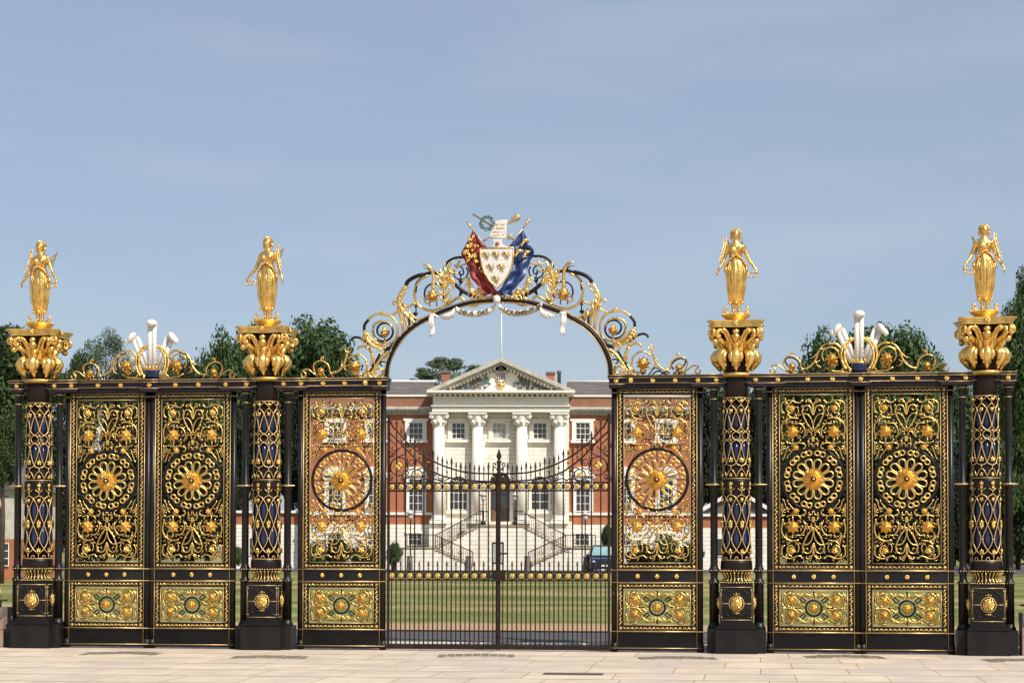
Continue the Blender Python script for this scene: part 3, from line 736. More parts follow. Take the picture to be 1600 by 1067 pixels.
    for i, (z, rx, ry) in enumerate(prof):
        fz = min(1, max(0, (.93-z)/.3)); am = .055*fz
        for k in range(n):
            a = 2*pi*k/n
            f = 1+am*(.9*sin(7*a+2.6*z)+.8*sin(15*a-2+z*5)+.6*sin(4*a+2-z*2))
            if -pi < a-pi*1.5 < pi: f -= .10*fz*math.exp(-((a-pi*1.5)/.16)**2)*(1 if z < .6 else .4)
            wave = .018*sin(7*a)*(1 if i < 2 else 0)
            vs.append((rx*f*cos(a), ry*f*sin(a), z+B+wave))
    for i in range(len(prof)-1):
        for k in range(n): fs.append((i*n+k, i*n+(k+1) % n, (i+1)*n+(k+1) % n, (i+1)*n+k))
    fs += [tuple(range(n))[::-1], tuple((len(prof)-1)*n+k for k in range(n))]
    g.add(vs, fs, True)
    go = g.build('gown', 'gold', root); sm_ = go.modifiers.new('s', 'SUBSURF'); sm_.levels = 1; sm_.render_levels = 1
    t = MB()                    # gathered overfold at the waist, slanting up at the middle, hem knots
    for s in (-1, 1):
        q = [(0, -.10, .955), (s*.05, -.105, .925), (s*.105, -.08, .87), (s*.15, -.04, .80), (s*.165, .01, .75)]
        for j, (x_, y_, z_) in enumerate(q[:-1]):
            x2, y2, z2 = q[j+1]
            for u in (0, .33, .66): t.ell((x_+(x2-x_)*u, y_+(y2-y_)*u, z_+(z2-z_)*u+B), .019, .022, .018, 7, 5)
        t.tube([(s*.16, .0, .78+B), (s*.172, -.01, .70+B), (s*.165, -.01, .64+B)], [.03, .028, .008], 7)
        t.ell((s*.10, -.03, .17+B), .035, .04, .028, 8, 5)
        t.tube([(s*.03, -.088, 1.0+B), (s*.10, -.05, 1.10+B), (s*.11, .0, 1.15+B)], [.014, .012, .012], 6)
        for q_ in range(4):     # long folds catching the light
            x_ = s*(.02+.035*q_); t.tube([(x_*.7, -.088+abs(x_)*.12, .90+B), (x_*1.25, -.135+abs(x_)*.35, .62+B), (x_*1.15, -.125+abs(x_)*.4, .38+B), (x_*.85, -.095+abs(x_)*.3, .20+B)], [.003, .007, .008, .004], 6)
    t.ell((0, -.075, .175+B), .045, .04, .03, 8, 6)
    t.build('sash', 'gold', root)
    h = MB()
    rn = random.Random(2)
    for k in range(70):
        ph = rn.uniform(0, 1.75); a = rn.uniform(0, 2*pi)
        v = (.076*sin(ph)*cos(a), .082*sin(ph)*sin(a)+.006, .072*cos(ph))
        if v[1] < -.035 and v[2] < .035: continue
        h.ell((v[0], v[1], 1.315+v[2]+B), .020, .020, .018, 6, 4)
    for s in (-1, 1): h.tube([(s*.065, 0, 1.30+B), (s*.078, .01, 1.25+B), (s*.066, .0, 1.20+B)], [.02, .022, .008], 7)
    for k in range(5): a = -pi/2+(k-2)*.35; h.tube([(.06*cos(a), .06*sin(a), 1.36+B), (.062*cos(a), .062*sin(a), 1.40+B+(.015 if k == 2 else 0))], [.010, .003], 5)
    h.build('hair', 'gold', root)
    for s in (-1, 1):
        m = MB()
        base = [(.06, .07), (.10, .10), (.16, .13), (.22, .16), (.27, .20)]
        for j in range(9):
            u = j/8; y0 = .07+.10*u; z0 = .95+.10*u
            m.tube([(s*(.055+.01*u), y0, 1.0+B+.04*u), (s*(.085+.015*u), y0+.08+.04*u, 1.10+B+.05*u-.06*(1-u)), (s*(.10+.02*u), y0+.15+.08*u, 1.23+B+.04*u-.34*(1-u))], [.022, .028, .008], 6, .6)
        m.build('wing', 'gold', root)
    m = MB(); q = []
    hx_, hz_ = hand*.265, .62+B
    for k in range(22):
        a = 2*pi*k/22; m.ell((hx_+.085*cos(a), -.10+.05*sin(a)*1, hz_+.045*sin(a)), .014, .014, .014, 6, 4)
    m.build('wreath', 'gold', root)
    m = MB(); s = -hand
    st = [(s*.295, -.10, .64), (s*.25, -.06, .84), (s*.205, -.03, 1.0), (s*.175, .0, 1.14), (s*.19, .02, 1.27)]
    m.tube([(x_, y_, z_+B) for x_, y_, z_ in st], [.007, .008, .008, .007, .003], 5)
    for j in range(14):
        u = .25+j*.05; i = min(3, int(u*4)); f = u*4-i; a = Vector(st[i]).lerp(Vector(st[min(4, i+1)]), min(1, f))
        for d in (-1, 1): m.tube([(a.x, a.y, a.z+B), (a.x+d*.018, a.y, a.z+B+.025), (a.x+d*.022, a.y, a.z+B+.055)], [.005, .008, .002], 5)
    m.build('palm_branch', 'gold', root)
    return root
make_statue(1, 'gilded winged woman on the far left pillar, wreath in the hand towards the leaves', -7.943)
make_statue(-1, 'gilded winged woman on the second pillar from the left, wreath hanging from one hand', -3.942)
make_statue(1, 'gilded winged woman on the pillar right of the arch, wreath in one hand', 3.942)
make_statue(-1, 'gilded winged woman on the far right pillar, trees close behind her', 7.943)

# ---- cornices ----
def cornice(x0, x1, blocks, label):
    xm = (x0+x1)/2
    root = empty('gate_cornice', GW(xm, 0, 4.36), -YAW, label=label, cat='cornice', group='moulded cornices over the gates')
    m = MB(); L = x0-xm; Rr_ = x1-xm
    m.box(L+.02, Rr_-.02, -.10, .10, 0, .06); m.box(L+.012, Rr_-.012, -.13, .13, .0601, .145); m.box(L, Rr_, -.16, .16, .1451, .19)
    for b0, b1 in blocks: m.box(b0-xm, b1-xm, -.155, .155, -.012, .1449); m.box(b0-.02-xm, b1+.02-xm, -.19, .19, .1401, .193)
    m.build('beam', 'slate_blue', root)
    t = MB()
    for z, y in ((.061, -.133), (.148, -.163), (.186, -.163)):
        t.tube([(L, y, z), (Rr_, y, z)], .006, 4)
    for b0, b1 in blocks:
        for z, y in ((.045, -.158), (.145, -.193), (.188, -.193)): t.tube([(b0-.02-xm, y, z), (b1+.02-xm, y, z)], .0065, 4)
    t.build('gilt_edging', 'goldtrim', root)
    m = MB()
    m.box(L+.02, Rr_-.02, -.105, -.09, -.02, .0); m.build('soffit', 'black', root)
    return root, xm
def cros(root, xm, xs):
    for x in xs:
        yb = -.14
        m = MB(); rosette(m, 0, 0, .048); m.build('cornice_rosette', 'gold', root, (x-xm, -.165 if any(abs(x-b) < .3 for b in BL) else -.14, .102))
BLK = [(-7.52, -7.40), (-6.10, -5.82), (-4.52, -4.36), (-3.50, -3.36), (-2.02, -1.90)]
lx = [(-8.40, -8.18), (-7.72, -7.22), (-6.10, -5.80), (-4.72, -4.16), (-3.74, -3.22), (-2.10, -1.86)]
rs = [-8.29, -7.62, -7.32, -6.86, -6.46, -5.95, -5.50, -5.10, -4.62, -4.26, -3.62, -3.32, -2.95, -2.58, -2.22, -1.98]
BL = [-8.29, -7.62, -7.32, -5.95, -4.62, -4.26, -3.62, -3.32, -1.98]
r_, xm = cornice(-8.42, -1.86, lx, 'black and gold moulded cornice on the left half of the screen'); cros(r_, xm, rs)
BL = [-b for b in BL]
r_, xm = cornice(1.86, 8.42, [(-b, -a) for a, b in lx], 'black and gold moulded cornice on the right half of the screen'); cros(r_, xm, [-a for a in rs])
BL = []

# ---- cresting: scrolls rising to the right from x=0 (local metres) ----
Kc = .00281
def crest_half(gx, g, k, f):
    """gx maps (zoom x, zoom y) of the photographed left half to local x,z"""
    def c(pts, r, mb=None, tp=None): sp2(mb if mb is not None else g, [gx(a, b) for a, b in pts], r, -.0, tp, 4, 6)
    c([(415,945),(420,965),(440,965),(442,945),(425,928),(455,920),(490,945),(530,968),(575,968)], .015)
    c([(575,968),(520,930),(500,895),(520,878),(555,885),(582,915),(570,945)], .014, k)
    c([(505,955),(490,905),(510,875),(545,872),(580,895),(592,935)], .015)
    c([(545,875),(535,855),(548,845),(552,860)], .012); f_ = gx(540, 932); flower(f, f_[0], f_[1], .075, -.02, 8, .05)
    x_, z_ = gx(533, 955); flower(f, x_, z_, .055, -.02, 6, .05)
    c([(560,965),(545,940),(520,935)], .014)
    acan = [(575,915),(600,945),(640,935),(675,895),(690,850),(715,815),(745,795)]
    acanthus(g, [gx(a, b) for a, b in acan], .022, 0, -1 if gx(1, 0)[0] > gx(0, 0)[0] else 1, 3)
    c([(675,905),(690,930),(715,935)], .017, None, 'end'); c([(690,850),(660,880),(640,885)], .015, None, 'end')
    c([(590,965),(620,955),(650,975)], .012, k); c([(640,975),(690,945),(730,975)], .012, k)
    x_, z_ = gx(768, 890)
    q = spiral(x_, z_, .215, .10, 0, 1, 4)
    c([(745,800),(790,800),(825,830),(845,880),(860,930),(890,965)], .020); c([(750,965),(710,920),(705,870),(725,825),(760,810)], .013, k)
    c([(725,905),(712,870),(725,835),(765,820),(800,840),(815,885)], .014)
    c([(730,940),(770,960),(825,965),(880,970)], .020); c([(880,970),(845,925),(825,880)], .024)
    flower(f, x_, z_, .115, -.03, 8, .09, .2); flower(f, x_+.0, z_-.10, .07, -.03, 6, .06)
    c([(800,900),(790,930),(765,945)], .012)
def make_crest(cx, label):
    root = empty('feather_crest', GW(cx, 0, 4.55), -YAW, label=label, cat='crest', group='white feather crests over the paired leaves')
    g, k, f = MB(), MB(), MB()
    for s in (-1, 1): crest_half(lambda a, b, s=s: (s*(a-925)*Kc, (978-b)*Kc), g, k, f)
    # laurel round the feathers
    for s in (-1, 1):
        q = smooth([(s*.10, .02), (s*.19, .09), (s*.245, .20), (s*.26, .32), (s*.235, .43), (s*.17, .53), (s*.10, .58)], 4)
        k.tube([(x, .0, z) for x, z in q], .018, 6)
        for j, (x, z) in enumerate(q[4:]):
            for d in (-1, 1): g.ell((x+d*.026, -.02, z), .022, .022, .030, 6, 4)
        sp2(k, [(s*.03, .03), (s*.12, .05), (s*.20, .02)], .02, 0, None)
        sp2(g, [(s*.30, .05), (s*.24, .10), (s*.20, .18)], .022, -.01, 'both')
    k.build('dark_scrolls', 'iron', root); g.build('gilt_scrolls', 'gold', root); build_split(f, 'gilt_floret', 'gold', root)
    m = MB(); m.lathe([(.09, .02), (.13, .06), (.12, .10), (.13, .165), (.125, .17)], 20, (0, 0, 0), 1, .6); m.build('blue_cap', 'blue', root)
    m = MB(); m.lathe([(.125, .165), (.135, .18), (.13, .20)], 20, (0, 0, 0), 1, .6)
    for x in (-.09, -.03, .03, .09): m.ell((x, -.06, .215), .025, .025, .03, 6, 4)
    m.build('coronet', 'gold', root)
    for j, (tl, L, wd) in enumerate(((0, .80, .068), (-.38, .61, .070), (.38, .61, .070))):
        m = MB(); bx = .085*tl/.34
        for q in (-1, 1):
            m.tube([(q*wd*.48, 0, 0), (q*wd*.55, -.01, L*.5), (q*wd*.58, -.01, L*.9)], [wd*.48, wd*.56, wd*.58], 8, .6)
        for q in range(9):
            z = L*(.1+.09*q)
            for d in (-1, 1): m.tube([(d*wd*.9, 0, z), (d*wd*1.15, 0, z+.04)], [.012, .004], 5)
        # broad curled tip rolling forward and outward
        o_ = (1 if tl > 0 else -1) if tl else 0
        i0 = len(m.v); m.ell((0, 0, 0), wd*1.36, .080, .070, 28, 12)
        m.xf(i0, lambda v: (v[0]*(1+.06*cos(11*atan2(v[1], v[0]))), v[1]*(1+.06*cos(11*atan2(v[1], v[0]))), v[2] if v[2] > -.02 else -.02+(v[2]+.02)*.6))
        m.xf(i0, lambda v: (v[0]+o_*.055, v[1]-.045, v[2]+L*.955-o_*v[0]*.45))
        for q in range(-3, 4):
            u = q/3; m.tube([(wd*.55*u, .02, L*.78), (wd*.9*u+o_*.01, .0, L*.88), (wd*1.2*u+o_*.04, -.02, L*.955)], [.018, .020, .016], 6)
        if o_: m.tube([(o_*.10, -.05, L*.95), (o_*.15, -.06, L*.88), (o_*.145, -.06, L*.81)], [.05, .045, .018], 8)
        tt = math.tan(tl)
        m.xf(0, lambda v: (bx+v[0]*cos(tl)+(v[2])*sin(tl), v[1]-.03+(0 if tl == 0 else .03), .20+v[2]*cos(tl)-v[0]*sin(tl)))
        m.build('feather', 'white', root)
    return root
make_crest(-5.945, 'gilt scroll crest with three white feathers over the left pair of leaves')
make_crest(5.935, 'gilt scroll crest with three white feathers over the right pair of leaves')

# ---- overthrow arch ----
def AX(zx, zy, s=-1): return (s*(779-540-zx/3.5577)/93.3, .069+(1010-320-zy/3.5577)/93.75-4.55)
def make_arch():
    root = empty('overthrow_arch', GW(0, 0, 4.55), -YAW, label='wrought iron arch with gilt scrolls spanning the central barred gates', cat='arch')
    bar = [(225,965),(231,890),(256,820),(301,745),(361,685),(431,641),(521,598),(621,562),(720,540),(850,530)]
    L = smooth([AX(*p) for p in bar], 5); P = L+[(-x, z) for x, z in L[-2::-1]]
    m = MB()
    for y in (-.07, .07): m.tube([(x, y, z) for x, z in P], .022, 6)
    m.tube([(x, 0, z) for x, z in P], .040, 8, 1.5); m.build('arch_bar', 'iron', root)
    t = MB(); n = len(P)
    for off in (.043, -.043):
        q = []
        for i, (x, z) in enumerate(P):
            a = P[max(0, i-1)]; b = P[min(n-1, i+1)]; d = Vector((b[0]-a[0], b[1]-a[1])).normalized()
            q.append((x-d.y*off, -.075, z+d.x*off))
        t.tube(q, .0075, 4)
    t.build('gilt_edging', 'goldtrim', root)
    for s in (-1, 1):
        g, k, f = MB(), MB(), MB()
        def c(pts, r, mb=None, tp=None, y=0, kk=4): sp2(mb or g, [AX(a, b, s) for a, b in pts], r*(1.15 if mb is None or mb is g else 1), y, tp, kk, 6)
        def sp_(cx, cy, r0, r1, a0, tn): return [(cx+x, cy+z) for x, z in spiral(0, 0, r0, r1, a0, tn, 26)]
        sd_ = 1 if s < 0 else -1
        def ac(pts, r, sides, nl): acanthus(g, [AX(a, b, s) for a, b in pts], r, -.02, sides*sd_ if sides else 0, nl)
        # first spiral
        c(sp_(207, 695, 66, 26, -2.6, -1.6), .019, k, None, 0, 1)
        c([(225,797),(165,775),(110,730),(95,690)], .026); c([(95,700),(97,660),(120,630)], .026, k)
        c([(112,635),(150,605),(200,598),(250,615),(278,650),(285,700),(265,750),(215,768),(165,745),(143,700),(155,655),(200,640),(240,655),(255,690)], .018)
        ac([(100,700),(110,735),(145,775),(205,800)], .034, 0, 5)
        c([(190,600),(250,605),(300,575)], .016); c([(200,598),(190,590),(200,585),(212,592)], .010)
        flower(f, *AX(213, 712, s), .085, -.03, 7, .09); f.tube([(AX(213,735,s)[0], -.02, AX(213,735,s)[1]), (AX(213,790,s)[0], -.02, AX(213,790,s)[1])], [.018, .012], 6)
        f.ell((AX(213,690,s)[0], -.04, AX(213,690,s)[1]), .04, .04, .05, 8, 6)
        c([(220,795),(290,770),(315,720),(310,650),(295,590),(285,560)], .024); c([(210,800),(250,785),(290,760)], .034, k)
        c([(230,800),(262,770),(300,730)], .032, k)
        # middle stems
        ac([(375,650),(330,600),(300,560),(290,520),(310,470),(330,435)], .036, -1, 6)
        c([(330,440),(345,415),(385,392),(430,380)], .036, k); c([(310,560),(325,620),(345,680)], .022); c([(325,580),(350,640),(345,685)], .020, k)
        c([(300,545),(340,560),(385,540)], .018); c([(290,545),(265,530),(255,545),(270,548)], .013)
        c([(350,600),(400,632),(450,622),(490,600)], .018)
        c([(310,575),(355,620),(380,655)], .024)
        c([(387,540),(388,590),(382,650)], .011, k); m_ = [(387, 560, .03), (385, 600, .045), (383, 630, .03)]
        for a, b, r in m_: k.ell((AX(a, b, s)[0], 0, AX(a, b, s)[1]), r, r*.6, r*.7, 8, 5)
        # big spiral
        q = [(432,382),(470,372),(520,378),(560,400)]; c(q, .030, k)
        c([(455,385),(410,410),(385,450),(380,500),(400,550),(450,580),(510,578),(570,548),(620,515),(645,515),(660,535)], .021)
        c([(425,395),(392,430),(384,480)], .024, k)
        c([(520,385),(545,430),(550,480)], .012)
        c([(540,520),(548,475),(525,440),(480,433),(445,455),(435,495),(445,520)], .016, k); c([(435,510),(440,540),(470,545)], .014)
        flower(f, *AX(485, 508, s), .125, -.04, 9, .10, .2); f.ell((AX(485,490,s)[0], -.07, AX(485,490,s)[1]), .06, .05, .06, 10, 6)
        for a in (465, 505): c([(a, 530), (a, 560)], .010, k)
        g.tube([(AX(a, b, s)[0], y, AX(a, b, s)[1]) for a, b, y in ((485,480,-.05),(486,440,-.03),(488,400,-.02),(482,365,-.03),(460,335,-.06),(428,325,-.09))], [.022, .034, .026, .036, .026, .006], 8)
        c([(425,345),(455,350),(475,372)], .014, k, 'start'); g.torus((AX(487,455,s)[0], -.03, AX(487,455,s)[1]), .030, .012, 10, 5, 'z')
        ac([(565,550),(555,500),(545,450),(550,400),(565,365),(590,358)], .040, 0, 7); ac([(545,430),(530,400),(525,370)], .026, 1, 3)
        ac([(560,400),(590,410),(612,435)], .036, -1, 3)
        c([(608,440),(650,475),(700,505),(745,522)], .036, k)
        # outer dark ring and small dark spiral
        c([(545,355),(552,330),(575,305),(610,290),(655,288),(690,298)], .022, k)
        for j in range(5): x_, z_ = AX(*[(560,325),(585,303),(612,292),(640,289),(668,292)][j], s); g.torus((x_, 0, z_), .024, .006, 8, 4)
        c([(600,335),(625,325),(632,305)], .014, None); c([(612,345),(655,330),(690,320)], .014)
        c([(640,365),(630,375),(640,388),(655,378),(650,352),(625,338),(603,360),(605,395),(635,412),(668,402),(680,370),(670,345)], .014, k)
        c([(638,378),(640,430),(632,445)], .012, k); k.ell((AX(640,420,s)[0], 0, AX(640,420,s)[1]), .04, .03, .05, 8, 5)
        k.add([(AX(627,515,s)[0], 0, AX(627,515,s)[1]), (AX(635,470,s)[0], -.02, AX(635,470,s)[1]), (AX(655,490,s)[0], -.02, AX(655,490,s)[1]), (AX(640,480,s)[0], .03, AX(640,480,s)[1])], [(0,1,2),(0,2,3),(0,3,1),(1,3,2)])
        ac([(690,400),(680,420),(690,460),(710,495),(735,500)], .030, 0, 4); ac([(742,455),(740,480),(755,505),(790,515)], .026, 0, 3)
        # gilt crown of the arch
        ac([(690,565),(720,540),(770,525),(820,520),(855,520)], .036, 0, 6); c([(720,545),(790,535),(850,535)], .030)
        # lower corner: mask, arcs and leaves
        c([(20,748),(30,733),(55,728),(85,740),(110,760),(130,772)], .022, k)
        c([(60,800),(65,785),(100,782),(130,805),(140,850),(135,890)], .018); c([(5,850),(25,835),(60,825),(100,850),(112,900),(95,940)], .016)
        c([(100,960),(140,925),(175,870),(215,825),(240,812)], .026); c([(150,930),(155,880),(145,835),(125,800)], .018)
        c([(232,808),(225,835),(205,850)], .014)
        ac([(30,965),(70,965),(110,950),(150,925)], .036, 0, 4)
        c(sp_(180, 930, 33, 12, 1.6, 1.3), .017, None, None, -.02, 1); c([(205,960),(212,920),(195,900)], .013)
        c([(240,890),(215,868),(190,870),(188,885),(200,890)], .014, k); c([(120,930),(165,860),(190,815)], .022, k); c([(175,800),(200,830),(215,800)], .010, k)
        flower(f, *AX(47, 895, s), .13, -.04, 9, .10, .1); f.ell((AX(47,930,s)[0], -.05, AX(47,930,s)[1]), .055, .05, .07, 8, 6); f.ell((AX(47,880,s)[0], -.09, AX(47,880,s)[1]), .06, .05, .05, 8, 6)
        k.build('dark_scrollwork', 'iron', root); g.build('gilt_scrollwork', 'gold', root); build_split(f, 'gilt_floret', 'gold', root)
        # short cresting over the single leaf
        g, k, f = MB(), MB(), MB()
        mb3 = (g, k, f); i3 = [len(q_.v) for q_ in mb3]
        def gx(a, b): return (s*((340+(a-410+475)/3.811-779)*-1)/93.3*1, (978-b)*Kc)
        crest_half2(gx, g, k, f)
        k.build('dark_cresting', 'iron', root); g.build('gilt_cresting', 'gold', root); f.build('cresting_floret', 'gold', root)
    return root
def crest_half2(gx, g, k, f):
    def c(pts, r, mb=None, tp=None): sp2(mb if mb is not None else g, [gx(a, b) for a, b in pts], r, -.0, tp, 4, 6)
    c([(415,945),(420,965),(440,965),(442,945),(425,928),(455,920),(490,945),(530,968),(575,968)], .015)
    c([(575,968),(520,930),(500,895),(520,878),(555,885),(582,915),(570,945)], .014, k)
    c([(505,955),(490,905),(510,875),(545,872),(580,895),(592,935)], .015); c([(545,875),(535,855),(548,845),(552,860)], .012)
    flower(f, *gx(540, 932), .075, -.02, 8, .05); flower(f, *gx(533, 955), .055, -.02, 6, .05); c([(560,965),(545,940),(520,935)], .014)
    acanthus(g, [gx(a, b) for a, b in [(575,915),(600,945),(640,935),(675,895),(690,850),(702,800),(712,790)]], .022, 0, 0, 3)
    c([(675,905),(690,930),(715,935)], .017, None, 'end'); c([(590,965),(620,955),(650,975)], .012, k)
    c([(600,975),(660,950),(700,975)], .014, k); c([(620,975),(675,930),(720,975)], .012, k)
make_arch()

# ---- town arms on the crown of the arch ----
def CX(zx, zy): return ((680+zx/5.335-779)/93.3, .069+(1010-320-zy/5.335)/93.75-5.80)
def make_arms():
    root = empty('coat_of_arms', GW(0, -.06, 5.80), -YAW, label='painted coat of arms between a red and a blue flag atop the arch', cat='emblem')
    sh = [(385,370),(665,370),(664,440),(655,510),(630,580),(590,645),(527,705),(465,645),(424,580),(398,510),(387,440)]
    P = [CX(*p) for p in sh]; m = MB(); m.prism([(x, z) for x, z in P], -.10, -.04)
    so_ = m.build('shield', 'flagwhite', root)
    t = MB(); t.tube([(x, -.10, z) for x, z in P+[P[0]]], .014, 6); t.build('shield_rim', 'oldgold', so_)
    for a, b in ((440,430),(522,430),(607,430),(478,532),(566,532),(522,632)):
        l = MB(); x, z = CX(a, b)
        l.tube([(x-.025, -.115, z+.045), (x, -.12, z+.01), (x+.012, -.115, z-.03)], [.016, .018, .013], 6)
        l.ell((x-.035, -.12, z+.05), .018, .014, .016, 6, 4)
        for q in ([(-.03,.02),(-.065,.03),(-.075,.05)], [(-.02,.0),(-.055,-.005),(-.065,.015)], [(.01,-.03),(-.02,-.045),(-.03,-.065)], [(.015,-.035),(.03,-.06),(.012,-.075)], [(.015,-.02),(.055,-.005),(.05,.035),(.025,.05)]):
            l.tube([(x+u, -.112, z+v) for u, v in q], [.008, .006, .007] if len(q) == 3 else .005, 5)
        l.build('lion', 'oldgold', so_)
    rows = [((318,212),(324,212)),((300,250),(348,255)),((285,285),(378,300)),((262,330),(425,352)),((247,375),(425,385)),((246,420),(415,430)),((258,470),(405,480)),((278,520),(410,530)),((308,578),(425,580)),((345,640),(468,645)),((385,700),(500,695)),((415,745),(530,735)),((425,758),(532,756))]
    for sg, mt, nm in ((1, 'red', 'red_flag'), (-1, 'navy', 'blue_flag')):
        m = MB(); n = 15; R_ = []
        rr = [Vector(a) for a, b in rows]; r2 = [Vector(b) for a, b in rows]
        ls = smooth([tuple(v) for v in rr], 3); rs_ = smooth([tuple(v) for v in r2], 3)
        for side in (0, 1):
            for i, (a, b) in enumerate(zip(ls, rs_)):
                for j in range(n):
                    u = j/(n-1); p = Vector(a).lerp(Vector(b), u); wv = min(1, max(0, (i/(len(ls)-1)-.12)*4)); p.x -= 12*(1-u)*wv*(1+.8*sin(i*.55)); p.y += 5*sin(i*1.3+u*6)*wv
                    if sg < 0: p.x = 1054-p.x
                    x, z = CX(p.x, p.y); v = i/(len(ls)-1)
                    y = -.02+.032*sin(u*9+v*13)*min(1, v*4)+.026*sin(u*6-v*30)*min(1, v*2)
                    R_.append((x, y+(.025 if side else -.0), z))
        N = len(ls)*n; fs = []
        for side in (0, 1):
            for i in range(len(ls)-1):
                for j in range(n-1):
                    q = (i*n+j, i*n+j+1, (i+1)*n+j+1, (i+1)*n+j)
                    q = tuple(v+side*N for v in q); fs.append(q if (side == 0) == (sg < 0) else q[::-1])
        m.add(R_, fs, True); fl_ = m.build(nm, mt, root)
        if sg > 0:
            for a, b, r in ((325,265,.03),(262,400,.05),(310,345,.05),(335,430,.045),(285,470,.04),(395,560,.03),(300,290,.045),(282,345,.05),(270,400,.055),(300,430,.055),(340,345,.035),(320,385,.035),(350,470,.05),(378,530,.032),(300,330,.03),(360,350,.03)):
                g = MB(); x, z = CX(a, b); rn = random.Random(a)
                for q in range(5):
                    an = rn.uniform(0, 6.3); g.tube([(x, -.06, z), (x+r*cos(an)*.6, -.075, z+r*sin(an)*.6), (x+r*1.1*cos(an+.7), -.06, z+r*1.1*sin(an+.7))], [r*.3, r*.28, r*.14], 6)
                g.ell((x, -.065, z), r*.45, r*.3, r*.45, 8, 5); g.build('gilt_lion', 'gold', fl_)
        else:
            for a, b in ((752,322),(702,408),(768,420)):
                g = MB(); x, z = CX(a, b)
                g.ell((x+.012, -.07, z+.025), .052, .03, .036, 10, 6); g.tube([(x+.0, -.065, z+.01), (x-.03, -.065, z-.03), (x-.055, -.065, z-.06)], [.026, .02, .036], 8)
                for q in range(5): g.tube([(x-.02+.015*q, -.085, z+.0), (x-.005+.018*q, -.09, z+.045)], .006, 4)
                g.build('wheat_sheaf', 'gold', fl_)
        def FX(a, b): x, z = CX(1054-a if sg < 0 else a, b); return x, z
        p = MB(); a0 = FX(270, 140); a1 = FX(318, 210); a2 = FX(440, 365)
        p.tube([(a0[0], -.02, a0[1]), ((a0[0]*.6+a1[0]*.4), -.02, a0[1]*.6+a1[1]*.4), (a1[0], -.02, a1[1])], [.012, .024, .010] if sg > 0 else [.028, .02, .010], 8)
        p.tube([(a1[0], -.02, a1[1]), (a2[0], -.0, a2[1])], .010, 6)
        if sg < 0: p.ell((a0[0], -.02, a0[1]), .032, .032, .034, 8, 6)
        p.build('flag_pole', 'goldtrim', root)
    p = MB(); q = [CX(318,75), CX(660,297)]
    p.tube([(q[0][0], 0, q[0][1]), (q[1][0], 0, q[1][1])], .017, 6); a = CX(632, 272); p.tube([(a[0]-.04, -.01, a[1]-.05), (a[0]+.04, -.01, a[1]+.06)], .014, 6); p.ell((a[0], -.01, a[1]), .03, .03, .03, 8, 5)
    p.build('sword', 'oldgold', root)
    p = MB(); A, B_ = CX(405,302), CX(690,105)
    def lp(t): return (A[0]+(B_[0]-A[0])*t, .02, A[1]+(B_[1]-A[1])*t)
    p.tube([lp(t) for t in (0,.12,.14,.75,.78,.82,.85,.9,1.0,1.04)], [.018,.018,.012,.012,.026,.014,.024,.03,.055,.045], 10)
    for t in (.9, .98):
        p.torus(lp(t), .05, .01, 10, 5)
    p.build('mace', 'goldtrim', root)
    w_ = MB(); x, z = CX(440, 158); rn = random.Random(4)
    for k in range(70):
        a = 2*pi*k/35; r = .092+rn.uniform(-.022, .026); w_.tube([(x+r*cos(a), -.05+rn.uniform(-.02,.02), z+r*sin(a)), (x+(r+.01)*cos(a+.28), -.06, z+(r+.012)*sin(a+.28)), (x+(r+.014)*cos(a+.5), -.05, z+(r+.02)*sin(a+.5))], [.006, .015, .003], 5)
    w_.build('laurel_wreath', 'green', root)
    s = MB(); q = [CX(*p_) for p_ in ((500,140),(608,138),(600,215),(598,272),(575,285),(462,284),(460,262),(475,235),(490,190))]
    s.prism(q, -.035, .01); a, b = CX(462, 275), CX(600, 278); s.tube([(a[0], -.035, a[1]), (b[0], -.035, b[1])], .020, 8); a, b = CX(500, 140), CX(608, 138); s.tube([(a[0], -.015, a[1]), (b[0], -.015, b[1])], .016, 8)
    so2 = s.build('scroll_tablet', 'flagwhite', root)
    l = MB(); rn = random.Random(9)
    for r_ in range(4):
        zx = (512, 497, 480, 485)[r_]; zy = 170+30*r_; x_ = zx
        while x_ < 588:
            w2 = rn.choice((5, 7, 9)); a = CX(x_, zy)
            if rn.random() > .15:
                l.box(a[0], a[0]+w2/5.335/93.3*.9, -.042, -.034, a[1]-.012, a[1]+.012*rn.choice((.3, 1, 1)))
            x_ += w2+4
    build_split(l, 'worn_letter', 'oldgold', so2)
    s = MB(); q = [CX(*p_) for p_ in ((490,292),(570,292),(565,315),(575,340),(600,352),(602,368),(480,368),(482,350),(495,340),(500,315))]
    s.prism(q, -.05, .0); a, b = CX(478,362), CX(605,362); s.tube([(a[0], -.04, a[1]), (b[0], -.04, b[1])], .016, 8); s.build('crest_base', 'flagwhite', root)
    s = MB(); a = CX(526, 332); flower(s, a[0], a[1], .040, -.055, 5, .02); s.build('rose', 'rosered', root)
make_arms()

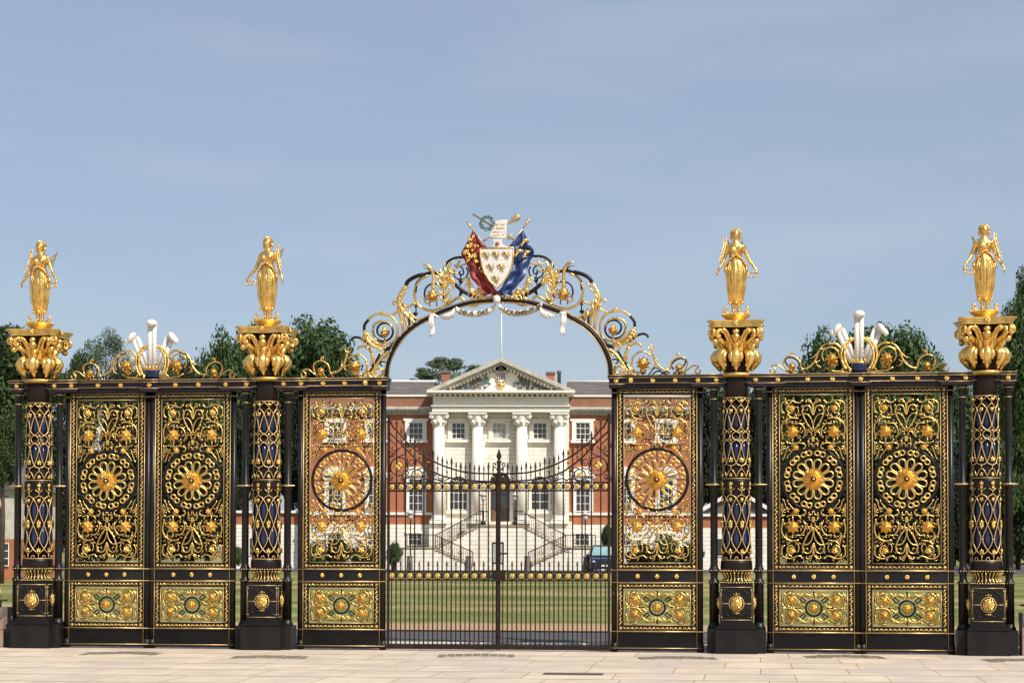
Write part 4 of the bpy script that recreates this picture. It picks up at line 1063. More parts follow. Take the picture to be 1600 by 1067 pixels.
# ---- motto ribbon ----
def make_ribbon():
    root = empty('motto_ribbon', GW(0, -.12, 5.80), -YAW, label='white motto ribbon with dark gold capitals hanging under the crown of the arch', cat='ribbon')
    def band(pts, h, mb, y=lambda t: 0, th=.012):
        q = smooth(pts, 4); n = len(q); vs = []; fs = []
        for i, (x, z) in enumerate(q):
            yy = y(i/(n-1))
            for dz, dy in ((-h/2, 0), (h/2, 0), (h/2, th), (-h/2, th)): vs.append((x, yy+dy, z+dz))
        for i in range(n-1):
            for k in range(4): fs.append((i*4+k, (i+1)*4+k, (i+1)*4+(k+1) % 4, i*4+(k+1) % 4))
        fs += [(0,1,2,3), (4*n-4,4*n-1,4*n-2,4*n-3)]
        mb.add(vs, fs, True); return q
    def letters(txt, q, u0, u1, par):
        L = [0]
        for i in range(1, len(q)): L.append(L[-1]+(Vector(q[i])-Vector(q[i-1])).length)
        n = len(txt)
        for j, ch in enumerate(txt):
            if ch == ' ': continue
            d = (u0+(u1-u0)*(j+.5)/n)*L[-1]; i = max(k for k in range(len(L)) if L[k] <= d); i = min(i, len(q)-2)
            f = (d-L[i])/(L[i+1]-L[i]); p = Vector(q[i]).lerp(Vector(q[i+1]), f); t = Vector(q[i+1])-Vector(q[i])
            cu = bpy.data.curves.new('letter', 'FONT'); cu.body = ch; cu.size = .108; cu.extrude = .004; cu.offset = .001; cu.align_x = 'CENTER'; cu.align_y = 'CENTER'
            tmp = bpy.data.objects.new('tmp', cu); me = bpy.data.meshes.new_from_object(tmp); me.name = 'letter'; bpy.data.objects.remove(tmp); bpy.data.curves.remove(cu)
            me.materials.clear(); me.materials.append(M['letter']); o = bpy.data.objects.new('letter', me); col.objects.link(o)
            o.parent = par; o.location = (p.x, -.012, p.y); o.rotation_euler = (pi/2, -atan2(t.y, t.x), 0)
    M['letter'] = mat('dark_gilt_letter', (.12, .075, .02), .3, .5, .2, 20)
    m = MB(); qL = band([CX(*p) for p in ((180,872),(230,898),(300,912),(370,912),(430,900),(480,878),(515,845))], .098, m); o = m.build('ribbon_band', 'flagwhite', root)
    letters('DEUS DAT', qL, .10, .80, o)
    m = MB(); qR = band([CX(*p) for p in ((538,845),(570,878),(620,905),(690,914),(760,908),(830,888),(900,850))], .098, m); o = m.build('ribbon_band', 'flagwhite', root)
    letters('INCREMENTUM', qR, .05, .98, o)
    t = MB()
    for q in (qL, qR):
        t.tube([(x, -.004, z-.050) for x, z in q], .005, 4)
    t.build('ribbon_edge', 'oldgold', root)
    for s in (-1, 1):
        def rx(a, b): x, z = AX(a, b, s); return x, z+4.55-5.80
        m = MB()
        for q in range(7):      # pleated fan
            a = rx(612-3*q, 578+4*q); b = rx(598-10*q, 640-abs(q-3)*3)
            m.tube([(a[0], -.02-.01*(q % 2), a[1]), ((a[0]+b[0])/2, -.06, (a[1]+b[1])/2), (b[0], -.03-.02*(q % 2), b[1])], [.010, .022, .027], 6)
        q1 = band([rx(*p) for p in ((520,628),(500,615),(478,612))], .05, m)
        m.build('ribbon_fan', 'flagwhite', root)
        m = MB(); n = 9; vs = []; fs = []
        for i in range(n):
            t_ = i/(n-1)
            for u in (-1, -.4, .3, 1):
                a = rx(488-6*sin(t_*6)-4*t_+u*15*(1-.2*t_), 605+128*t_+(5 if u in (-1,) else 0)); vs.append((a[0], -.03+.02*sin(t_*12)+(.012 if u in (-.4,) else 0), a[1]))
        for i in range(n-1):
            for k in range(3): fs.append((i*4+k, i*4+k+1, (i+1)*4+k+1, (i+1)*4+k))
        m.add(vs, fs, True); o = m.build('ribbon_tail', 'flagwhite', root); md = o.modifiers.new('t', 'SOLIDIFY'); md.thickness = .015
    m = MB(); a = CX(525, 800); m.ell((a[0], -.03, a[1]), .062, .06, .075, 14, 10); m.build('boss', 'flagwhite', root)
make_ribbon()

# ---- central barred gates ----
def QZ(py): return .069+(1010-py)/93.75
UC = [(607.5,650),(616,668),(621,672),(635.4,689),(658,708),(680.7,721.5),(705.5,731.8),(734,739),(765,740.5),(781,741)]
LC = [(607.5,674),(621,686),(637.4,703),(654,719.4),(676.6,736),(701,746),(734,751),(765,752.8),(781,753)]
def interp(C_, px):
    for (a, b), (c, d) in zip(C_, C_[1:]):
        if a <= px <= c: return b+(d-b)*(px-a)/(c-a)
    return C_[-1][1]
def make_barred(s, label):
    root = empty('barred_gate', GW(0, 0, 0), -YAW, label=label, cat='gate', group='central wrought iron gates')
    X = lambda px: s*(781-px)/93.3*-1 if s < 0 else (781-px)/93.3
    X = (lambda px: (px-781)/93.3) if s < 0 else (lambda px: (781-px)/93.3)
    st = 14.5
    for pts, r in ((UC, .016), (LC, .016)):
        m = MB(); m.tube([(X(a), 0, QZ(b)) for a, b in smooth(pts, 3)], r, 6); m.build('sweeping_rail', 'bar', root)
    for py in (754.5, 767.5, 893.3, 907, 986):
        m = MB(); m.box(min(X(607), X(781)), max(X(607), X(781)), -.014, .014, QZ(py)-.011, QZ(py)+.011); m.build('rail', 'bar', root)
    m = MB(); m.box(min(X(607), X(781)), max(X(607), X(781)), -.03, .03, .03, .10)
    m.build('bottom_rail', 'bar', root)
    m = MB(); x = X(779.5); m.box(x-.018, x+.018, -.022, .022, .02, QZ(741)); m.build('meeting_stile', 'bar', root)
    m = MB(); x = X(608.5); m.box(x-.02, x+.02, -.02, .02, .02, QZ(648)); m.build('hinge_stile', 'bar', root)
    for k in range(1, 12):
        px = 606.5+st*k; x = X(px); tip = QZ(interp(UC, px))+.15+.05*(1 if k % 2 else .2)
        m = MB(); m.tube([(x, 0, .05), (x, 0, tip-.13)], .0125, 6, 1, False)
        m.lathe([(.0125, tip-.135), (.022, tip-.12), (.016, tip-.105), (.0215, tip-.08), (.002, tip)], 8, (x, 0, 0))
        m.build('bar', 'bar', root)
    for k in range(12):
        px = 606.5+st*(k+.5); x = X(px)
        m = MB(); m.tube([(x, 0, .05), (x, 0, QZ(893))], .011, 6, 1, False); m.lathe([(.011, QZ(893)), (.011, QZ(884)), (.018, QZ(882)), (.002, QZ(876))], 8, (x, 0, 0)); m.build('short_bar', 'bar', root)
        if k > 0:
            zl = QZ(interp(LC, px)); zu = QZ(interp(UC, px)); m = MB()
            m.tube([(x, 0, zl), (x, 0, zu+.06)], .009, 6); m.lathe([(.009, zu+.05), (.016, zu+.06), (.014, zu+.08), (.002, zu+.15)], 8, (x, 0, 0)); m.ell((x, 0, zl+.08), .02, .02, .015, 8, 5)
            d = m.build('dart', 'bar', root)
            m = MB(); m.ell((x, -.01, zl+(zu-zl)*.62), .022, .02, .012, 8, 4); m.build('dart_collar', 'oldgold', d)
        for py in (761, 900):
            if py == 900 and k == 11: continue
            m = MB(); m.torus((x, 0, QZ(py)), .062, .0095, 20, 5); rg = m.build('ring', 'bar', root)
            m = MB(); rosette(m, 0, 0, .049); m.ell((0, 0, 0), .046, .012, .046, 10, 4); m.build('ring_rosette', 'oldgold', rg, (x, -.006, QZ(py)))
    g = MB()
    def S(pts, r=.010, mb=g, tp=None): sp2(mb, [(X(590+a/4.85), QZ(540+b/4.85)) for a, b in pts], r, 0, tp, 4, 5)
    def SP(cx, cy, r0, r1, a0, tn, r=.009): S([(cx+x, cy+z) for x, z in spiral(0, 0, r0, r1, a0, tn, 16)], r)
    g.torus((X(590+170/4.85), 0, QZ(540+917/4.85)), .150, .011, 28, 5)
    g.torus((X(590+309/4.85), 0, QZ(540+985/4.85)), .092, .010, 24, 5)
    S([(92,700),(120,730),(150,760),(150,790),(125,795),(112,778),(125,765)]); S([(92,860),(110,830),(150,800),(180,770)]); SP(110, 820, 24, 8, 0, 1.3)
    S([(100,960),(115,880),(170,840),(215,820),(210,780)]); SP(270, 885, 34, 10, -1, 1.5); S([(300,870),(290,925),(245,940),(230,900),(235,860),(240,850)])
    SP(370, 975, 26, 8, 2, 1.4); S([(310,940),(350,930),(390,960)]); SP(490, 998, 26, 8, 0, 1.5); SP(445, 975, 18, 6, 2, 1.3); S([(400,1030),(440,1010),(500,1030),(560,1005)])
    SP(225, 965, 22, 7, 3, 1.4); S([(200,1030),(240,1000),(270,1020)]); SP(110, 1000, 22, 7, 1, 1.4); S([(330,1030),(370,1010),(420,1030)])
    g.build('scroll_infill', 'bar', root)
    m = MB(); cx_, cz_ = X(590+170/4.85), QZ(540+915/4.85)
    for a in range(4): an = a*pi/2; m.tube([(cx_, -.02, cz_), (cx_+.05*cos(an), -.04, cz_+.05*sin(an)), (cx_+.09*cos(an), -.02, cz_+.09*sin(an))], [.03, .032, .006], 6)
    for a in range(4): an = a*pi/2+pi/4; m.ell((cx_+.04*cos(an), -.03, cz_+.04*sin(an)), .022, .02, .022, 6, 4)
    m.build('gilt_star', 'gold', root)
    m = MB(); rosette(m, X(590+309/4.85), QZ(540+985/4.85), .05, -.01); m.build('gilt_boss', 'oldgold', root)
    if s > 0:      # closing strip with the spear, lock and curls
        m = MB(); m.box(-.012, .048, -.045, -.023, .02, 3.12); 
        m.lathe([(.035, 3.12), (.05, 3.135), (.03, 3.15), (.022, 3.18), (.045, 3.23), (.012, 3.33), (.002, 3.36)], 10, (.02, -.03, 0)); m.build('spearhead', 'bar', root)
        m = MB()
        for q in (-1, 1): sp2(m, [(.02+q*.02, 2.99), (.02+q*.05, 3.03), (.02+q*.09, 3.06), (.02+q*.10, 3.10), (.02+q*.07, 3.115), (.02+q*.05, 3.09), (.02+q*.07, 3.08)], .010, -.03, None, 4, 5)
        m.build('spear_curls', 'bar', root)
        m = MB(); m.box(-.07, .13, -.07, -.025, 1.16, 1.34); 
        build_split(m, 'lock_box', 'bar', root)
        m = MB(); m.ell((-.13, -.05, 1.25), .045, .02, .045, 10, 5); m.torus((-.13, -.05, 1.25), .045, .012, 12, 5); m.box(.04, .16, -.07, -.03, 1.60, 1.63)
        build_split(m, 'handle', 'railblack', root)
    return root
make_barred(-1, 'dark brown barred gate with spiked sweeping top, its hinges on the left single leaf')
make_barred(1, 'dark brown barred gate with lock and tall central spear, hinged on the right single leaf')

# ---- dwarf walls with railings at both ends ----
for s, nm in ((-1, 'left'), (1, 'right')):
    root = empty('dwarf_wall', GW(s*8.46, 0, 0), -YAW, label='low pink sandstone wall with capstone outside the far %s pillar' % nm, cat='wall', group='low walls at the ends')
    m = MB(); x0, x1 = sorted((s*.02, s*9)); m.box(x0, x1, -.2, .2, 0, .52); m.build('wall_body', 'rwall', root)
    m = MB(); m.box(x0-.0, x1, -.25, .25, .52, .68); m.build('capstone', 'granite', root)
    root = empty('end_railing', GW(s*8.46, 0, .68), -YAW, label='black iron railing on the low wall past the far %s pillar' % nm, cat='railing', group='railings on the end walls')
    for z in (.12, .78, 1.9):
        m = MB(); m.tube([(s*.02, 0, z), (s*9, 0, z)], .018 if z < 1 else .014, 6); m.build('rail', 'railblack', root)
    for k in range(12):
        x = s*(.18+.74*k); m = MB()
        m.tube([(x, 0, 0), (x, 0, 1.72)], .022, 8); m.lathe([(.06, 0), (.05, .05), (.07, .09), (.03, .12)], 12, (x, 0, 0)); p = m.build('baluster', 'railblack', root)
        m = MB(); m.lathe([(.03, .16), (.06, .2), (.06, .28), (.025, .33)], 12, (x, 0, 0)); m.lathe([(.024, 1.68), (.045, 1.74), (.03, 1.8), (.002, 1.9)], 10, (x, 0, 0)); build_split(m, 'gilt_knop', 'goldtrim', p)

# ================================================================== ground
def gz(Y): return 0 if Y < 1 else (.2*(Y-1)/104 if Y < 105 else .2)
def sheet(name, x0, x1, ys, dz, m, kind='structure', rz=-YAW):
    n = len(ys); mb = MB(); vs = []; fs = []
    for y in ys: vs += [(x0, y, gz(y)+dz), (x1, y, gz(y)+dz)]
    for i in range(n-1): fs.append((2*i, 2*i+1, 2*i+3, 2*i+2))
    mb.add(vs, fs); o = mb.build(name, m); o.rotation_euler.z = rz; o['kind'] = kind; return o
def newmat(name):
    m = bpy.data.materials.new(name); m.use_nodes = True; t = m.node_tree; return m, t, t.nodes['Principled BSDF']
def grassmat():
    m, t, p = newmat('mown_lawn'); p.inputs['Roughness'].default_value = .9; p.inputs['Specular IOR Level'].default_value = .1
    tcn = t.nodes.new('ShaderNodeTexCoord')
    def noise(sc, scale=(1,1,1), det=6):
        mp_ = t.nodes.new('ShaderNodeMapping'); mp_.inputs['Scale'].default_value = scale; n = t.nodes.new('ShaderNodeTexNoise')
        n.inputs['Scale'].default_value = sc; n.inputs['Detail'].default_value = det
        t.links.new(tcn.outputs['Object'], mp_.inputs[0]); t.links.new(mp_.outputs[0], n.inputs['Vector']); return n
    def ramp(src, els):
        r = t.nodes.new('ShaderNodeValToRGB'); r.color_ramp.elements[0].position = els[0][0]; r.color_ramp.elements[0].color = els[0][1]
        r.color_ramp.elements[1].position = els[-1][0]; r.color_ramp.elements[1].color = els[-1][1]
        for p_, c_ in els[1:-1]: e = r.color_ramp.elements.new(p_); e.color = c_
        t.links.new(src, r.inputs[0]); return r
    n1 = noise(.35, (.25, .5, 1)); r1 = ramp(n1.outputs[0], [(.36, (.11,.135,.03,1)), (.49, (.18,.185,.06,1)), (.60, (.33,.26,.125,1))])
    n2 = noise(9, (1, .3, 1)); r2 = ramp(n2.outputs[0], [(.3, (.7,.7,.7,1)), (.7, (1.3,1.3,1.3,1))])
    mu = t.nodes.new('ShaderNodeMix'); mu.data_type = 'RGBA'; mu.blend_type = 'MULTIPLY'; mu.inputs[0].default_value = 1
    t.links.new(r1.outputs[0], mu.inputs[6]); t.links.new(r2.outputs[0], mu.inputs[7])
    sp = t.nodes.new('ShaderNodeSeparateXYZ'); t.links.new(tcn.outputs['Object'], sp.inputs[0])
    n3 = noise(.6, (1, 1, 1)); ad = t.nodes.new('ShaderNodeMath'); ad.operation = 'MULTIPLY_ADD'; ad.inputs[1].default_value = 3; t.links.new(n3.outputs[0], ad.inputs[0]); t.links.new(sp.outputs[1], ad.inputs[2])
    mr = t.nodes.new('ShaderNodeMapRange'); mr.inputs[1].default_value = 12.0; mr.inputs[2].default_value = 13.2; mr.inputs[3].default_value = 1; mr.inputs[4].default_value = 0
    t.links.new(ad.outputs[0], mr.inputs[0])
    m2 = t.nodes.new('ShaderNodeMix'); m2.data_type = 'RGBA'; m2.inputs[7].default_value = (.40, .27, .16, 1)
    t.links.new(mr.outputs[0], m2.inputs[0]); t.links.new(mu.outputs[2], m2.inputs[6]); t.links.new(m2.outputs[2], p.inputs['Base Color'])
    return m
def pavemat():
    m, t, p = newmat('cream_flagstones'); p.inputs['Roughness'].default_value = .8
    tcn = t.nodes.new('ShaderNodeTexCoord')
    nw = t.nodes.new('ShaderNodeTexNoise'); nw.inputs['Scale'].default_value = .5; nw.inputs['Detail'].default_value = 2
    t.links.new(tcn.outputs['Object'], nw.inputs['Vector'])
    va = t.nodes.new('ShaderNodeVectorMath'); va.operation = 'MULTIPLY_ADD'; va.inputs[1].default_value = (.08, .08, 0)
    t.links.new(nw.outputs['Color'], va.inputs[0]); t.links.new(tcn.outputs['Object'], va.inputs[2])
    b = t.nodes.new('ShaderNodeTexBrick'); b.inputs['Scale'].default_value = 1; b.inputs['Brick Width'].default_value = 1.2; b.inputs['Row Height'].default_value = .27
    b.inputs['Mortar Size'].default_value = .009; b.inputs['Color1'].default_value = (.64,.53,.41,1); b.inputs['Color2'].default_value = (.56,.475,.38,1); b.inputs['Mortar'].default_value = (.34,.22,.11,1)
    b.offset = .37; b.squash = .8; b.squash_frequency = 3
    mq = t.nodes.new('ShaderNodeMapping'); mq.inputs['Scale'].default_value = (1, .2, 1); t.links.new(va.outputs[0], mq.inputs[0])
    t.links.new(mq.outputs[0], b.inputs['Vector'])
    n = t.nodes.new('ShaderNodeTexNoise'); n.inputs['Scale'].default_value = 1.3; n.inputs['Detail'].default_value = 9; n.inputs['Roughness'].default_value = .65
    t.links.new(tcn.outputs['Object'], n.inputs['Vector'])
    mr = t.nodes.new('ShaderNodeMapRange'); mr.inputs[1].default_value = .3; mr.inputs[2].default_value = .7; mr.inputs[3].default_value = .76; mr.inputs[4].default_value = 1.13
    t.links.new(n.outputs[0], mr.inputs[0]); sc = t.nodes.new('ShaderNodeVectorMath'); sc.operation = 'SCALE'
    t.links.new(b.outputs[0], sc.inputs[0]); t.links.new(mr.outputs[0], sc.inputs['Scale'])
    # rusty streaks in some joints
    n2 = t.nodes.new('ShaderNodeTexNoise'); n2.inputs['Scale'].default_value = .9; mp_ = t.nodes.new('ShaderNodeMapping'); mp_.inputs['Scale'].default_value = (.5, .16, 1)
    t.links.new(tcn.outputs['Object'], mp_.inputs[0]); t.links.new(mp_.outputs[0], n2.inputs['Vector']); n2.inputs['Detail'].default_value = 3
    r = t.nodes.new('ShaderNodeMapRange'); r.inputs[1].default_value = .56; r.inputs[2].default_value = .66; r.inputs[4].default_value = .55; t.links.new(n2.outputs[0], r.inputs[0])
    mx_ = t.nodes.new('ShaderNodeMix'); mx_.data_type = 'RGBA'; mx_.inputs[7].default_value = (.46, .41, .36, 1)
    t.links.new(r.outputs[0], mx_.inputs[0]); t.links.new(sc.outputs[0], mx_.inputs[6]); t.links.new(mx_.outputs[2], p.inputs['Base Color'])
    bp = t.nodes.new('ShaderNodeBump'); bp.inputs['Strength'].default_value = .25; bp.inputs['Distance'].default_value = .01
    t.links.new(n.outputs[0], bp.inputs['Height']); t.links.new(bp.outputs[0], p.inputs['Normal'])
    return m
M['lawn'] = grassmat(); M['pave'] = pavemat()
sheet('ground', -900, 900, [-600, 1, 105, 1500], -.02, 'lawn')
sheet('pavement', -60, 60, [-60, .42], 0, 'pave')
sheet('drive', -60, 60, [.42, 1, 7.6], .002, 'asphalt')
sheet('lawn', -70, 70, [7.62, 30, 60, 88], .006, 'lawn')
sheet('forecourt_road', -70, 70, [88.01, 104, 105, 150], .002, 'asphalt')
m = MB(); m.box(-30, 30, 2.2, 2.34, 0, .03); o = m.build('kerb', 'stone'); o.rotation_euler.z = -YAW; o['kind'] = 'structure'
# gate stop setts and drain
def at2(px, py, Y): D = Y+32.38; return (.2333+(px-800)*D/3040, 1.7+(856.5-py)*D/3040)
def gnd(px, py): D = 1.7*3040/(py-856.5); return (.2333+(px-800)*D/3040, D-32.38)
for i, (x0, x1, py, lb) in enumerate(((130, 250, 1022, 'in front of the far left pair'), (362, 480, 1027.5, 'in front of the second pillar'), (684, 805, 1024.5, 'in front of the barred gates'),
                            (998, 1120, 1028, 'before the right single leaf'), (1258, 1380, 1025.5, 'in front of the right feather-crested pair'), (1540, 1650, 1031, 'beside the far right pillar'))):
    a = gnd(x0, py); b = gnd(x1, py); n = 9
    root = empty('sett_channel', (a[0], a[1], 0), 0, label='shallow arc of small brown stone setts '+lb, cat='paving', group='arcs of setts in the pavement')
    rn = random.Random(i)
    for k in range(n):
        t = (k+.5)/n; x = (b[0]-a[0])*t; y = (b[1]-a[1])*t+.35*(1-(2*t-1)**2); w2 = (b[0]-a[0])/n*.43
        m = MB(); m.box(x-w2, x+w2, y-.28-rn.uniform(0, .12), y+.30+rn.uniform(0, .1), -.01, .005+rn.uniform(0, .002)); m.build('sett', 'sett', root)
a = gnd(896, 1052)
root = empty('drain_cover', (a[0], a[1], .001), -YAW, label='rusty slotted iron drain cover set in the cream pavement', cat='drain cover')
m = MB(); m.box(-.41, .41, -.16, .16, 0, .004); m.build('plate', 'grate', root)
m = MB()
for k in range(16): m.box(-.37+.048*k, -.345+.048*k, -.12, .12, .0041, .008)
m.build('slots', 'railblack', root)

# ================================================================== town hall
YW = 105.6
def W(px, py, Y=YW): return at2(px, py, Y)
XC = W(782.5, 0)[0]
hall = empty('town_hall', (XC, YW, .2), 0, label='symmetrical red brick mansion with white columned portico and pediment behind the lawn', cat='mansion')
def hx(px, Y=YW): return W(px, 0, Y)[0]-XC
def hz(py, Y=YW): return W(0, py, Y)[1]-.2
def hb(mb, x0, x1, y0, y1, p0, p1, Y=YW): mb.box(hx(x0, Y), hx(x1, Y), y0, y1, min(hz(p0, Y), hz(p1, Y)), max(hz(p0, Y), hz(p1, Y)))
def window(x0, x1, p0, p1, nx, nz, pad=5, y=0, inner='glass', arch=False, sill=True, surround='trimwhite'):
    """px box of the glazed opening; y plane of the wall (negative = forward)"""
    g = MB(); X0, X1, Z0, Z1 = hx(x0), hx(x1), hz(p1), hz(p0); g.box(X0, X1, y-.03, y-.012, Z0, Z1)
    if arch:
        r = (X1-X0)/2; g.prism([((X0+X1)/2+r*cos(a*pi/14), Z1+r*.9*sin(a*pi/14)) for a in range(15)], y-.03, y-.012)
    w_ = g.build('window', inner, hall)
    f = MB(); P = pad/22.03
    f.box(X0-P, X0, y-.14, y-.001, Z0-.05, Z1+(0 if arch else P)); f.box(X1, X1+P, y-.14, y-.001, Z0-.05, Z1+(0 if arch else P))
    if not arch: f.box(X0, X1, y-.14, y-.001, Z1, Z1+P); f.box(X0-P-.12, X0-P+.12, y-.145, y-.001, Z1+P*.45, Z1+P+.003); f.box(X1+P-.12, X1+P+.12, y-.145, y-.001, Z1+P*.45, Z1+P+.003)
    else:
        q = [((X0+X1)/2+(r+P)*cos(a*pi/14), Z1+(r*.9+P)*sin(a*pi/14)) for a in range(15)]+[((X0+X1)/2+r*cos(a*pi/14), Z1+r*.9*sin(a*pi/14)) for a in range(14, -1, -1)]
        n = len(q)//2
        for a in range(n-1): f.prism([q[a], q[a+1], q[2*n-2-a], q[2*n-1-a]], y-.14, y-.001)
        for a in (3, 5, 7, 9, 11): f.tube([((X0+X1)/2, y-.04, Z1), ((X0+X1)/2+r*cos(a*pi/14), y-.04, Z1+r*.9*sin(a*pi/14))], .02, 4)
    if sill: f.box(X0-P-.08, X1+P+.08, y-.26, y-.001, Z0-.24, Z0-.05)
    f.build('frame', surround, w_)
    b = MB()
    for i in range(1, nx): x = X0+(X1-X0)*i/nx; b.box(x-.018, x+.018, y-.06, y-.03, Z0, Z1)
    for i in range(1, nz): z = Z0+(Z1-Z0)*i/nz; b.box(X0, X1, y-.065, y-.031, z-.02, z+.02)
    b.box(X0, X0+.05, y-.07, y-.031, Z0, Z1); b.box(X1-.05, X1, y-.07, y-.031, Z0, Z1); b.box(X0, X1, y-.072, y-.031, Z0, Z0+.06); b.box(X0, X1, y-.072, y-.031, Z1-.05, Z1)
    b.build('glazing_bar', 'trimwhite', w_); return w_
for s, (a, b) in ((-1, (480, 676)), (1, (889, 1087))):
    m = MB(); hb(m, a, b, 0, 9, 646, 819); m.build('brick_wall', 'brick', hall)
    m = MB(); hb(m, a, b, .05, 9, 617, 637); m.build('parapet', 'parapet_brick', hall)
    m = MB(); hb(m, a, b, -.06, 9, 819, 892); m.build('basement_wall', 'rustic', hall)
    m = MB(); hb(m, a-8 if s < 0 else a, b+8 if s > 0 else b, -.55, .4, 636, 640); hb(m, a-6 if s < 0 else a, b+6 if s > 0 else b, -.45, .3, 640.1, 643); hb(m, a, b, -.15, .2, 643.1, 648)
    k = 0; x = hx(a)+.1
    while x < hx(b)-.15: m.box(x, x+.14, -.32, -.151, hz(646), hz(643.2)); x += .30
    m.build('cornice', 'stonegrey', hall)
    m = MB(); hb(m, a, b, -.12, -.001, 800.5, 804.5); m.build('string_course', 'trimwhite', hall)
    m = MB(); hb(m, a, b, -.05, .3, 616.6, 619.4); m.build('coping', 'trimwhite', hall)
    z0 = hz(617); m = MB(); X0, X1 = hx(a), hx(b)
    m.add([(X0, .25, z0), (X1, .25, z0), (X1, 4.6, z0+1.35), (X0, 4.6, z0+1.35), (X0, 9, z0), (X1, 9, z0)], [(0,1,2,3), (3,2,5,4), (0,3,4), (1,5,2), (0,4,5,1)])
    rf = m.build('roof', 'slate', hall)
    m = MB(); m.tube([(X0, 4.6, z0+1.37), (X1, 4.6, z0+1.37)], .09, 6); m.build('ridge', 'trimwhite', rf)
    cols_ = (523, 586, 649) if s < 0 else (910, 975, 1040)
    for x in cols_:
        window(x-10.5, x+11.5, 660, 686.5, 3, 3, 6)
        window(x-10.5, x+11.5, 749, 799, 3, 4, 5.5, sill=False)
        m = MB(); X0_, X1_ = hx(x-18), hx(x+19); Z = hz(743); m.box(X0_, X1_, -.30, 0, Z, Z+.14); 
        m.prism([(X0_, Z+.141), (X1_, Z+.141), ((X0_+X1_)/2+.6, Z+.55), ((X0_+X1_)/2, Z+.66), ((X0_+X1_)/2-.6, Z+.55)], -.30, 0); m.build('window_pediment', 'stone', hall)
        window(x-11, x+10, 833, 852, 3, 2, 2, y=-.06, sill=False, surround='stone')
ch = MB(); hb(ch, 686, 700, 3.2, 4.2, 574, 600); ch.build('chimney', 'parapet_brick', hall)
m = MB(); hb(m, 685, 701, 3.1, 4.3, 573, 575.5); m.build('chimney_cap', 'granite', hall)
ch = MB(); hb(ch, 855, 868, 3.2, 4.2, 576, 600); ch.build('chimney', 'brick', hall)
m = MB(); hb(m, 854, 869, 3.1, 4.3, 573.8, 577); m.build('chimney_cap', 'granite', hall)
m = MB(); m.lathe([(.13, 0), (.13, 1.1), (.17, 1.12), (.17, 1.3), (.12, 1.32)], 12, (hx(876), 4.6, hz(598))); m.build('chimney_pot', 'granite', hall)
# portico
m = MB(); hb(m, 676.2, 888.8, -.45, 6, 640, 819); m.build('portico_wall', 'rustic', hall)
m = MB(); hb(m, 676.2, 888.8, -.50, 6, 819, 892); hb(m, 672, 893, -1.35, -.5, 815, 892); m.build('portico_base', 'rustic', hall)
PX = (686.5, 746.5, 815, 873.5)
for x in PX:
    c_ = MB(); X = hx(x); zb, zt = hz(817), hz(667)
    r = .43; c_.lathe([(r*1.0, zb+.5), (r, zb+2.5), (r*.86, zt)], 24, (X, -1.0, 0))
    co = c_.build('column', 'stone', hall)
    b = MB(); b.box(X-.62, X+.62, -1.58, -.48, zb-.06, zb+.16); b.lathe([(.60, zb+.16), (.63, zb+.24), (.55, zb+.30), (.50, zb+.36), (.54, zb+.42), (.46, zb+.5)], 24, (X, -1.0, 0)); b.build('column_base', 'stone', co)
    k = MB(); k.lathe([(.40, zt), (.44, zt+.05), (.39, zt+.08), (.40, zt+.35), (.48, zt+.60), (.50, zt+.75)], 20, (X, -1.0, 0))
    for q in range(8):
        a = q*pi/4; k.tube([(X+.38*sin(a), -1-.38*cos(a), zt+.1), (X+.46*sin(a), -1-.46*cos(a), zt+.3), (X+.56*sin(a), -1-.56*cos(a), zt+.38)], [.10, .12, .07], 7)
    for q in (-1, 1):
        k.torus((X+q*.52, -1.42, zt+.66), .12, .07, 14, 6); k.ell((X+q*.52, -1.45, zt+.66), .09, .09, .09, 8, 6); k.ell((X+q*.52, -.65, zt+.66), .17, .12, .17, 10, 6)
    k.box(X-.66, X+.66, -1.58, -.48, zt+.82, zt+.93); k.box(X-.45, X+.45, -1.48, -.55, zt+.72, zt+.819); k.build('capital', 'stone', co)
m = MB(); yF = -1.55
hb(m, 676, 889, yF, 3, 641.6, 645.5); hb(m, 676.6, 888.6, yF+.04, 3, 637.2, 641.5); hb(m, 674.5, 890.5, yF-.14, 3, 635.6, 637.1); hb(m, 677.2, 888, yF+.08, 3, 621, 635.5)
m.build('entablature', 'stone', hall)
m = MB()
x = hx(677.5)+.05
while x < hx(888)-.1: m.box(x, x+.16, yF-.30, yF+.08, hz(621.1), hz(618.8)); x += .36
hb(m, 674, 891, yF-.30, 3, 616.8, 618.7); hb(m, 668.5, 897, yF-.72, 3, 613.2, 616.7)
m.build('cornice', 'stone', hall)
# pediment
zb = hz(613.1); xl, xr, zt = hx(668.5), hx(897), hz(562.5); xm = (xl+xr)/2
m = MB(); m.prism([(xl+.6, zb), (xr-.6, zb), (xm, zt-.75)], yF+.10, 6); m.build('tympanum', 'stone', hall)
def rake(o0, o1, y0, y1, mb):
    sl_ = (zt-zb)/(xm-xl)
    for s in (-1, 1):
        xa = xl if s < 0 else xr
        mb.prism([(xa, zb+o0*0), (xa, zb+.0) , (xm, zt-o0), (xm, zt-o1), (xa-s*(o1)/sl_, zb)][1:], y0, y1)
m = MB(); rake(0, .30, yF-.70, 5.5, m); rake(.301, .48, yF-.45, 5, m); 
m.build('raking_cornice', 'stonegrey', hall)
m = MB(); L_ = Vector((xm-xl, zt-zb)); n_ = 22
for s in (-1, 1):
    for k in range(2, n_-1):
        t = k/n_; X = (xl+(xm-xl)*t) if s < 0 else (xr-(xr-xm)*t); Z = zb+(zt-zb)*t-.62
        if Z > zb+.05: m.box(X-.09, X+.09, yF-.28, yF+.09, Z-.02, Z+.16)
build_split(m, 'modillion_row', 'stone', hall)
rn = random.Random(12)
